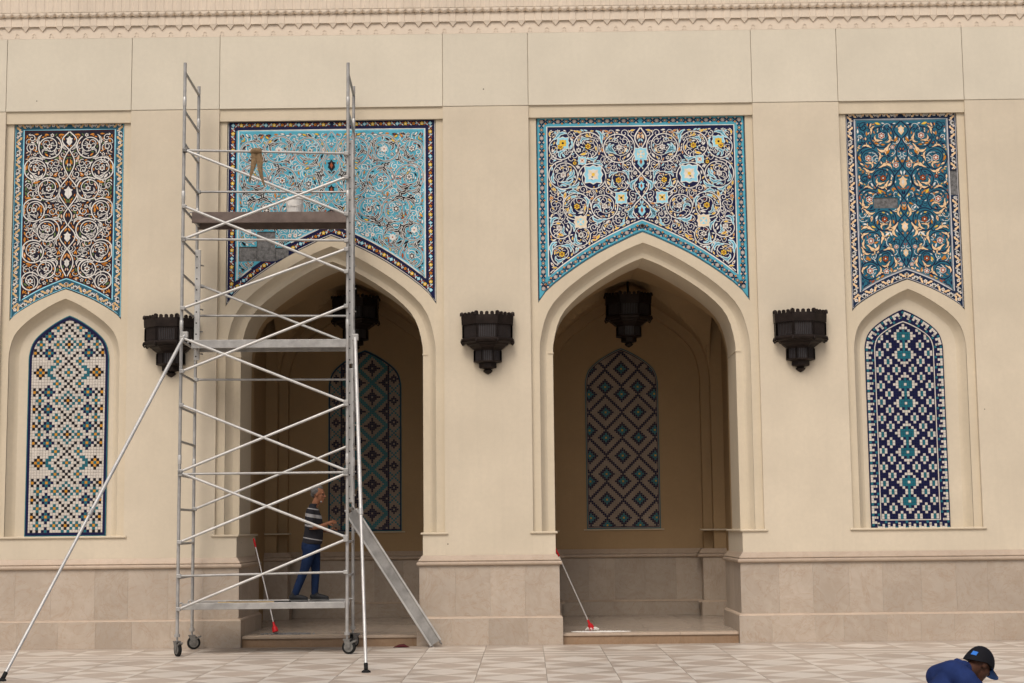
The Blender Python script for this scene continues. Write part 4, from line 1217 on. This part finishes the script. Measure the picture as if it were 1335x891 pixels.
# strips left on the low platform
for k, (x, y, L, rz_, lb, mt2) in enumerate(((-4.72, -1.42, .85, .03, 'pale wooden lath lying on the low scaffold platform', 'wood'), (-4.62, -1.30, 1.0, -.05, 'dark rubber strip lying on the low scaffold platform', 'rubber'))):
    o = MB().box(0, L, -.02, .02, 0, .014).build('lath' if k == 0 else 'rubber_strip', M[mt2], bevel=.003); o.location = (x, y, zlo+.0125); o.rotation_euler = (0, 0, rz_); tag(o, lb, 'lath' if k == 0 else 'strip')
# crumpled rag on the paving
rnd = random.Random(2); mb = MB(); rings = []
for i in range(7):
    t = i/6; rings.append([(.26*t-.13+.01*rnd.random(), (.03+.03*math.sin(math.pi*t))*math.cos(2*math.pi*k/9)*(1+.3*rnd.random()), max(0, .028*math.sin(math.pi*t)*(.6+math.sin(2*math.pi*k/9))*(1+.4*rnd.random()))) for k in range(9)])
o = mb.rings(rings).build('cloth', M['maroon'], None, fix=True, smooth=True); o.location = (-2.02, -.32, .001); tag(o, 'small crumpled maroon cloth on the paving below the step', 'cloth')
# ------------------------------------------------------------------ people
M['skin'] = plain('skin', (.20, .088, .048), .55, var=.12, nscale=14)
M['skin2'] = plain('dark_skin', (.075, .034, .022), .5, var=.12, nscale=14)
M['hair'] = plain('grey_hair', (.085, .08, .078), .8, var=.45, nscale=60)
M['beard'] = plain('white_beard', (.26, .25, .24), .9)
M['jeans'] = plain('blue_denim', (.006, .015, .046), .85, var=.35, nscale=9, bump=.2)
M['shoe'] = plain('black_shoe', (.018, .018, .020), .55)
M['sole'] = plain('grey_sole', (.10, .10, .10), .8)
M['tee'] = plain('navy_shirt', (.012, .025, .095), .85, var=.22, nscale=7, bump=.25)
M['cap'] = plain('black_cap', (.008, .008, .011), .8)
M['capb'] = plain('blue_trim', (.03, .16, .55), .6)
m, t, b_ = newmat('striped_polo'); M['polo'] = m
tc = N(t, 'ShaderNodeTexCoord'); sx_ = N(t, 'ShaderNodeSeparateXYZ'); t.links.new(tc.outputs['Object'], sx_.inputs[0])
ad = N(t, 'ShaderNodeMath', operation='MULTIPLY_ADD'); t.links.new(sx_.outputs[0], ad.inputs[0]); ad.inputs[1].default_value = .18; t.links.new(sx_.outputs[2], ad.inputs[2])
cr = N(t, 'ShaderNodeValToRGB'); cr.color_ramp.interpolation = 'CONSTANT'; t.links.new(ad.outputs[0], cr.inputs[0])
DK, LT = (.018, .017, .021, 1), (.26, .255, .26, 1)
el = cr.color_ramp.elements; el[0].position = 0; el[0].color = DK; el[1].position = .86; el[1].color = DK
mr = ramp(t, ad.outputs[0], 0.6, 1.6)          # 0.6..1.6 m -> 0..1
t.links.new(mr, cr.inputs[0])
el[1].position = .345; el[1].color = LT
for p_, c_ in ((.36, DK), (.535, LT), (.565, DK), (.685, LT), (.735, DK), (.81, LT), (.825, DK)):
    e_ = cr.color_ramp.elements.new(p_); e_.color = c_
t.links.new(cr.outputs[0], b_.inputs['Base Color']); b_.inputs['Roughness'].default_value = .85; b_.inputs['Specular IOR Level'].default_value = .15

def dome(mb, p, r, n=14, sq=(1, 1, 1)):
    p = Vector(p); rings = []
    for i in range(1, 8):
        a = math.pi*i/8; rings.append([(p.x+sq[0]*r*math.sin(a)*math.cos(2*math.pi*k/n), p.y+sq[1]*r*math.sin(a)*math.sin(2*math.pi*k/n), p.z+sq[2]*r*math.cos(a)) for k in range(n)])
    mb.rings(rings[::-1])
def limb(mb, pts):
    """pts: (x,y,z,r); tapering tube with round ends"""
    P3 = [Vector(p[:3]) for p in pts]; rr = [p[3] for p in pts]
    # subdivide
    q, qr = [], []
    for i in range(len(P3)-1):
        for k in range(4):
            t_ = k/4; q.append(P3[i].lerp(P3[i+1], t_)); qr.append(rr[i]*(1-t_)+rr[i+1]*t_)
    q.append(P3[-1]); qr.append(rr[-1])
    mb.tube(q, qr, 14)
    for p_, r_ in zip(P3, rr): dome(mb, p_, r_*.985)
def loft(mb, rows, n=20, tilt=None):
    mb.rings([[(cx+rx*math.cos(2*math.pi*k/n), cy+ry*math.sin(2*math.pi*k/n), cz) for k in range(n)] for cx, cy, cz, rx, ry in rows])
def flesh(mb, name, mat_, parent, vox=.009, sm=4):
    o = mb.build(name, mat_, parent, fix=True)
    rm = o.modifiers.new('remesh', 'REMESH'); rm.mode = 'VOXEL'; rm.voxel_size = vox; rm.use_smooth_shade = True
    s_ = o.modifiers.new('smooth', 'SMOOTH'); s_.iterations = sm; s_.factor = .5
    return o
def head(mb, c, f, upv, s=1.0):
    """skull, jaw, nose, brow, ears round centre c; f = facing, upv = crown direction"""
    c, f, upv = Vector(c), Vector(f).normalized(), Vector(upv).normalized(); r_ = f.cross(upv).normalized()
    W = lambda a, b, d: c+f*a*s+r_*b*s+upv*d*s
    def ell(p, ra, rb, rc):
        n = 16; rings = []
        for i in range(1, 10):
            th = math.pi*i/10; rings.append([p+f*ra*s*math.sin(th)*math.cos(2*math.pi*k/n)+r_*rb*s*math.sin(th)*math.sin(2*math.pi*k/n)+upv*rc*s*math.cos(th) for k in range(n)])
        mb.rings(rings)
    ell(W(-.01, 0, .035), .098, .077, .088); ell(W(.035, 0, -.035), .060, .060, .085); ell(W(.055, 0, -.098), .036, .038, .030)
    ell(W(.078, 0, .028), .018, .055, .014)                       # brow
    limb(mb, [(*W(.088, 0, .015), .010), (*W(.112, 0, -.022), .0155)])   # nose
    for sg in (-1, 1):
        limb(mb, [(*W(.105, .012*sg, -.025), .009), (*W(.098, .016*sg, -.025), .008)])
        ell(W(-.008, .078*sg, -.005), .022, .010, .034)             # ear
        ell(W(.060, .040*sg, -.022), .025, .022, .022)              # cheek
    ell(W(.090, 0, -.058), .012, .026, .008); ell(W(.087, 0, -.073), .011, .022, .008)   # lips
    return W, ell
def hand(mb, wrist, fwd, palm_n, curl=.8, s=1.0):
    """palm with four fingers of unequal length and a thumb leaving its side"""
    w_, f, n_ = Vector(wrist), Vector(fwd).normalized(), Vector(palm_n).normalized(); sd_ = f.cross(n_).normalized()
    limb(mb, [(*w_, .026*s), (*(w_+f*.045*s), .030*s), (*(w_+f*.085*s), .026*s)])
    for k, (o_, L) in enumerate(((-.030, .070), (-.010, .080), (.010, .075), (.029, .058))):
        p = w_+f*.09*s+sd_*o_*s; d = f.copy(); pts = [(*p, .0095*s)]
        for j, seg in enumerate((.45, .32, .23)):
            d = (d*math.cos(curl*(.5+.35*j))+n_*math.sin(curl*(.5+.35*j))).normalized(); p = p+d*L*seg*s; pts.append((*p, (.009-.0008*j)*s))
        limb(mb, pts)
    p = w_+f*.03*s-sd_*.028*s; d = (f*.7-sd_*.7).normalized(); a_ = p+d*.035*s; b2 = a_+(f*.85+n_*.4).normalized()*.032*s
    limb(mb, [(*p, .012*s), (*a_, .0105*s), (*b2, .009*s)])

# ---- standing man on the low platform
mx = P(405, 786, -1.0)
man = thing('person', 'man in a striped grey polo shirt and jeans standing on the low scaffold platform', 'person', (mx.x, -1.0, zlo+.0125))
hx, hz = .115, 1.635
bd = MB()
W1, E1 = head(bd, (hx, 0, hz), (1, -.12, -.10), (.08, 0, 1), 1.0)
limb(bd, [(.015, 0, 1.40, .062), (.06, 0, 1.47, .056), (.095, 0, 1.56, .058)])
loft(bd, [(.01, 0, .80, .10, .14), (.02, 0, .95, .115, .15), (.04, 0, 1.15, .115, .16), (.03, 0, 1.32, .10, .17), (.02, 0, 1.42, .06, .10)])
nearS, farS = (.015, -.185, 1.37), (.04, .185, 1.37)
limb(bd, [(*nearS, .052), (.03, -.235, 1.13, .042), (.17, -.20, 1.135, .036), (.275, -.15, 1.185, .027)])
limb(bd, [(*farS, .052), (.06, .225, 1.12, .042), (.18, .16, 1.08, .036), (.275, .08, 1.065, .027)])
hand(bd, (.275, -.15, 1.185), (.9, .35, .25), (.2, .9, -.3), .75)
hand(bd, (.275, .08, 1.065), (.95, -.2, .0), (.0, -.9, .3), .85)
limb(bd, [(.0, -.09, .84, .08), (-.085, -.10, .475, .055), (-.24, -.10, .10, .036)])
limb(bd, [(.03, .09, .84, .08), (.06, .09, .475, .055), (.055, .09, .10, .036)])
flesh(bd, 'body', M['skin'], man, .0075, 2)
sh_ = MB()
loft(sh_, [(.015, 0, .865, .150, .175), (.02, 0, .90, .158, .182), (.035, 0, .98, .155, .175), (.045, 0, 1.10, .145, .18), (.045, 0, 1.20, .14, .195), (.035, 0, 1.30, .128, .20), (.022, 0, 1.375, .105, .185), (.02, 0, 1.42, .075, .12), (.03, 0, 1.455, .064, .075)])
for S_, E_ in ((nearS, (.028, -.232, 1.155)), (farS, (.055, .222, 1.15))): limb(sh_, [(*S_, .072), (*E_, .063)])
loft(sh_, [(.03, 0, 1.45, .068, .072), (.05, 0, 1.485, .072, .070), (.055, 0, 1.495, .068, .066)])
flesh(sh_, 'polo_shirt', M['polo'], man, .010, 4)
tr = MB()
loft(tr, [(.005, 0, .74, .13, .165), (.0, 0, .80, .152, .175), (.005, 0, .88, .150, .172), (.012, 0, .925, .142, .166)])
limb(tr, [(.0, -.088, .80, .105), (-.045, -.095, .62, .088), (-.085, -.10, .475, .071), (-.165, -.10, .27, .064), (-.225, -.10, .115, .056)])
limb(tr, [(.03, .088, .80, .105), (.05, .09, .62, .088), (.065, .09, .475, .070), (.055, .09, .27, .062), (.05, .09, .115, .056)])
flesh(tr, 'jeans', M['jeans'], man, .010, 5)
for (x, y, a) in ((-.235, -.10, -.12), (.065, .09, 0)):
    so_ = MB(); c1, s1 = math.cos(a), math.sin(a)
    limb(so_, [(x-.045, y, .060, .046), (x+.03, y, .062, .050), (x+.12, y, .045, .044), (x+.175, y, .037, .034)]); limb(so_, [(x-.01, y, .06, .05), (x-.005, y, .11, .052)])
    flesh(so_, 'shoe', M['shoe'], man, .008, 3)
    MB().rings([[(x+.062+.150*math.cos(2*math.pi*k/18), y+.047*math.sin(2*math.pi*k/18), z) for k in range(18)] for z in (0, .022)]).build('sole', M['sole'], man, fix=True)
hr = MB()
W2 = lambda a, b, d: Vector((hx, 0, hz))+Vector((1, -.12, -.10)).normalized()*a+Vector((1, -.12, -.1)).cross(Vector((.08, 0, 1))).normalized()*b+Vector((.08, 0, 1)).normalized()*d
for (a, b, d, r_) in ((-.035, 0, .085, .062), (.012, 0, .096, .050), (-.072, 0, .045, .060), (-.075, 0, -.005, .052), (-.055, .045, .03, .045), (-.055, -.045, .03, .045), (-.02, .055, .055, .036), (-.02, -.055, .055, .036), (-.02, .06, .02, .026), (-.02, -.06, .02, .026), (.035, 0, .098, .030)):
    dome(hr, W2(a, b, d), r_)
flesh(hr, 'hair', M['hair'], man, .008, 3)
be = MB()
for b in (-.03, -.015, 0, .015, .03): dome(be, W2(.072-abs(b)*.5, b, -.105), .016)
flesh(be, 'beard', M['beard'], man, .007, 2)
ey = MB()
for b in (-.032, .032): dome(ey, W2(.080, b, .006), .012)
ey.build('eyes', M['blackp'], man)
# tool in his hands
tl = thing('hand_tool', 'dark hand tool held by the man on the platform', 'tool', (mx.x+.40, -1.0+.02, zlo+1.06))
MB().tube([(-.10, 0, .03), (.02, 0, .0), (.05, 0, -.01)], [.024, .026, .018], 10).build('grip', M['blackp'], tl)
MB().box(.03, .12, -.03, .03, -.05, .02).build('tool_head', M['blackp'], tl, bevel=.008)

# ---- crouching man in a cap, on the paving nearer the camera
hc = P(1277, 866, -13.2); rz = R(22)
fwd = Vector((math.cos(rz), math.sin(rz), 0))
base = Vector((hc.x, -13.2, 0))-fwd*.47
cr_ = thing('person', 'man in a navy shirt and black cap crouching on the paving', 'person', (base.x, base.y, 0), rz)
hz = hc.z
k = hz/.80
bd = MB()
hd = (.47, 0, hz)
W3, E3 = head(bd, hd, (.80, 0, -.60), (.60, 0, .80), 1.0)
limb(bd, [(.30, 0, .735*k, .062), (.37, 0, .765*k, .057), (.44, 0, .785*k, .06)])
limb(bd, [(.0, 0, .24, .13), (.10, 0, .42, .13), (.20, 0, .60*k, .12), (.28, 0, .70*k, .09)])
for s in (-1, 1):
    limb(bd, [(.0, .10*s, .22, .09), (.40, .17*s, .47, .062), (.20, .15*s, .09, .04)])
    limb(bd, [(.25, .20*s, .68*k, .055), (.44, .27*s, .47, .043), (.62, .12*s, .30, .028)])
    hand(bd, (.62, .12*s, .30), (.75, -.35*s, -.4), (.2, -.5*s, -.8), .7)
flesh(bd, 'body', M['skin2'], cr_, .009, 2)
sh_ = MB()
limb(sh_, [(-.03, 0, .27, .165), (.06, 0, .42, .175), (.15, 0, .56*k, .168), (.225, 0, .675*k, .14)])
limb(sh_, [(.20, -.17, .70*k, .095), (.215, 0, .735*k, .11), (.20, .17, .70*k, .095)])
limb(sh_, [(.26, 0, .755*k, .085), (.31, 0, .765*k, .076)])
for s in (-1, 1):
    limb(sh_, [(.225, .19*s, .665*k, .086), (.31, .235*s, .58*k, .076), (.39, .262*s, .52, .066)]); limb(sh_, [(.08, .07*s, .43, .13), (.18, .10*s, .58*k, .12)])
flesh(sh_, 'shirt', M['tee'], cr_, .011, 6)
cl = MB(); limb(cl, [(.300, -.045, .80*k, .028), (.262, -.0, .825*k, .03), (.300, .045, .80*k, .028)]); flesh(cl, 'collar', M['tee'], cr_, .008, 2)
tr = MB()
for s in (-1, 1): limb(tr, [(.0, .10*s, .21, .115), (.20, .14*s, .36, .095), (.405, .17*s, .47, .078), (.30, .16*s, .28, .066), (.205, .15*s, .10, .055)])
limb(tr, [(-.02, -.08, .22, .13), (-.02, .08, .22, .13)])
flesh(tr, 'trousers', M['cap'], cr_, .011, 4)
for s in (-1, 1):
    so_ = MB(); limb(so_, [(.15, .15*s, .05, .045), (.24, .155*s, .05, .047), (.34, .165*s, .04, .042), (.385, .17*s, .034, .033)]); flesh(so_, 'shoe', M['shoe'], cr_, .009, 3)
# cap
f3 = Vector((.80, 0, -.60)).normalized(); u3 = Vector((.60, 0, .80)).normalized(); r3 = f3.cross(u3).normalized()
W4 = lambda a, b, d: Vector(hd)+f3*a+r3*b+u3*d
cp = MB(); n = 24; rings = []
for i in range(9):
    th = (math.pi/2)*i/8; q = math.cos(th); rings.append([W4(-.010+.126*q*math.cos(2*math.pi*j/n), .101*q*math.sin(2*math.pi*j/n), (.012-.055*max(0, -math.cos(2*math.pi*j/n)))*q**8+.138*math.sin(th)) for j in range(n)])
rings[-1] = [W4(-.010, 0, .139)+(p-W4(-.010, 0, .139))*.02 for p in rings[-2]]
autosmooth(cp.rings(rings).build('cap', M['cap'], cr_, fix=True), 50)
br_ = MB(); top_, bot_ = [], []
for i in range(13):
    a = -1.15+2.3*i/12; inner = (.075*math.cos(a)+.028, .088*math.sin(a)); outer = (.105+.085*math.cos(a), .086*math.sin(a)*1.02)
    top_.append((inner, outer))
vs = []; fs = []
for i, (a, b) in enumerate(top_):
    dr = -.018-.02*(b[0]-.1)*4; cv = -.12*b[1]**2*9
    vs += [W4(a[0], a[1], .012), W4(b[0], b[1], .0+dr*.5+cv*.1), W4(b[0], b[1], -.006+dr*.5+cv*.1), W4(a[0], a[1], .006)]
for i in range(12):
    o_ = i*4; fs += [(o_, o_+1, o_+5, o_+4), (o_+1, o_+2, o_+6, o_+5), (o_+2, o_+3, o_+7, o_+6), (o_+3, o_, o_+4, o_+7)]
br_.add(vs, fs, 0); br_.mi = [0 if (i % 4) == 0 else 1 for i in range(len(fs))]
br_.build('cap_brim', [M['cap'], M['capb']], cr_, fix=True)
def on_cap(al, th, k_):
    q_ = math.cos(th); return W4(-.010+.126*k_*q_*math.cos(al), .101*k_*q_*math.sin(al), (.012-.055*max(0, -math.cos(al)))*q_**8+.138*k_*math.sin(th))
tb = MB(); pts = [on_cap(al, th, 1.03) for al, th in ((2.85, .26), (2.45, .26), (2.45, .44), (2.85, .44))]
tb.add(pts+[on_cap(al, th, .95) for al, th in ((2.85, .26), (2.45, .26), (2.45, .44), (2.85, .44))], [(0, 1, 2, 3), (4, 7, 6, 5), (0, 4, 5, 1), (1, 5, 6, 2), (2, 6, 7, 3), (3, 7, 4, 0)]); tb.build('cap_tab', M['capb'], cr_)
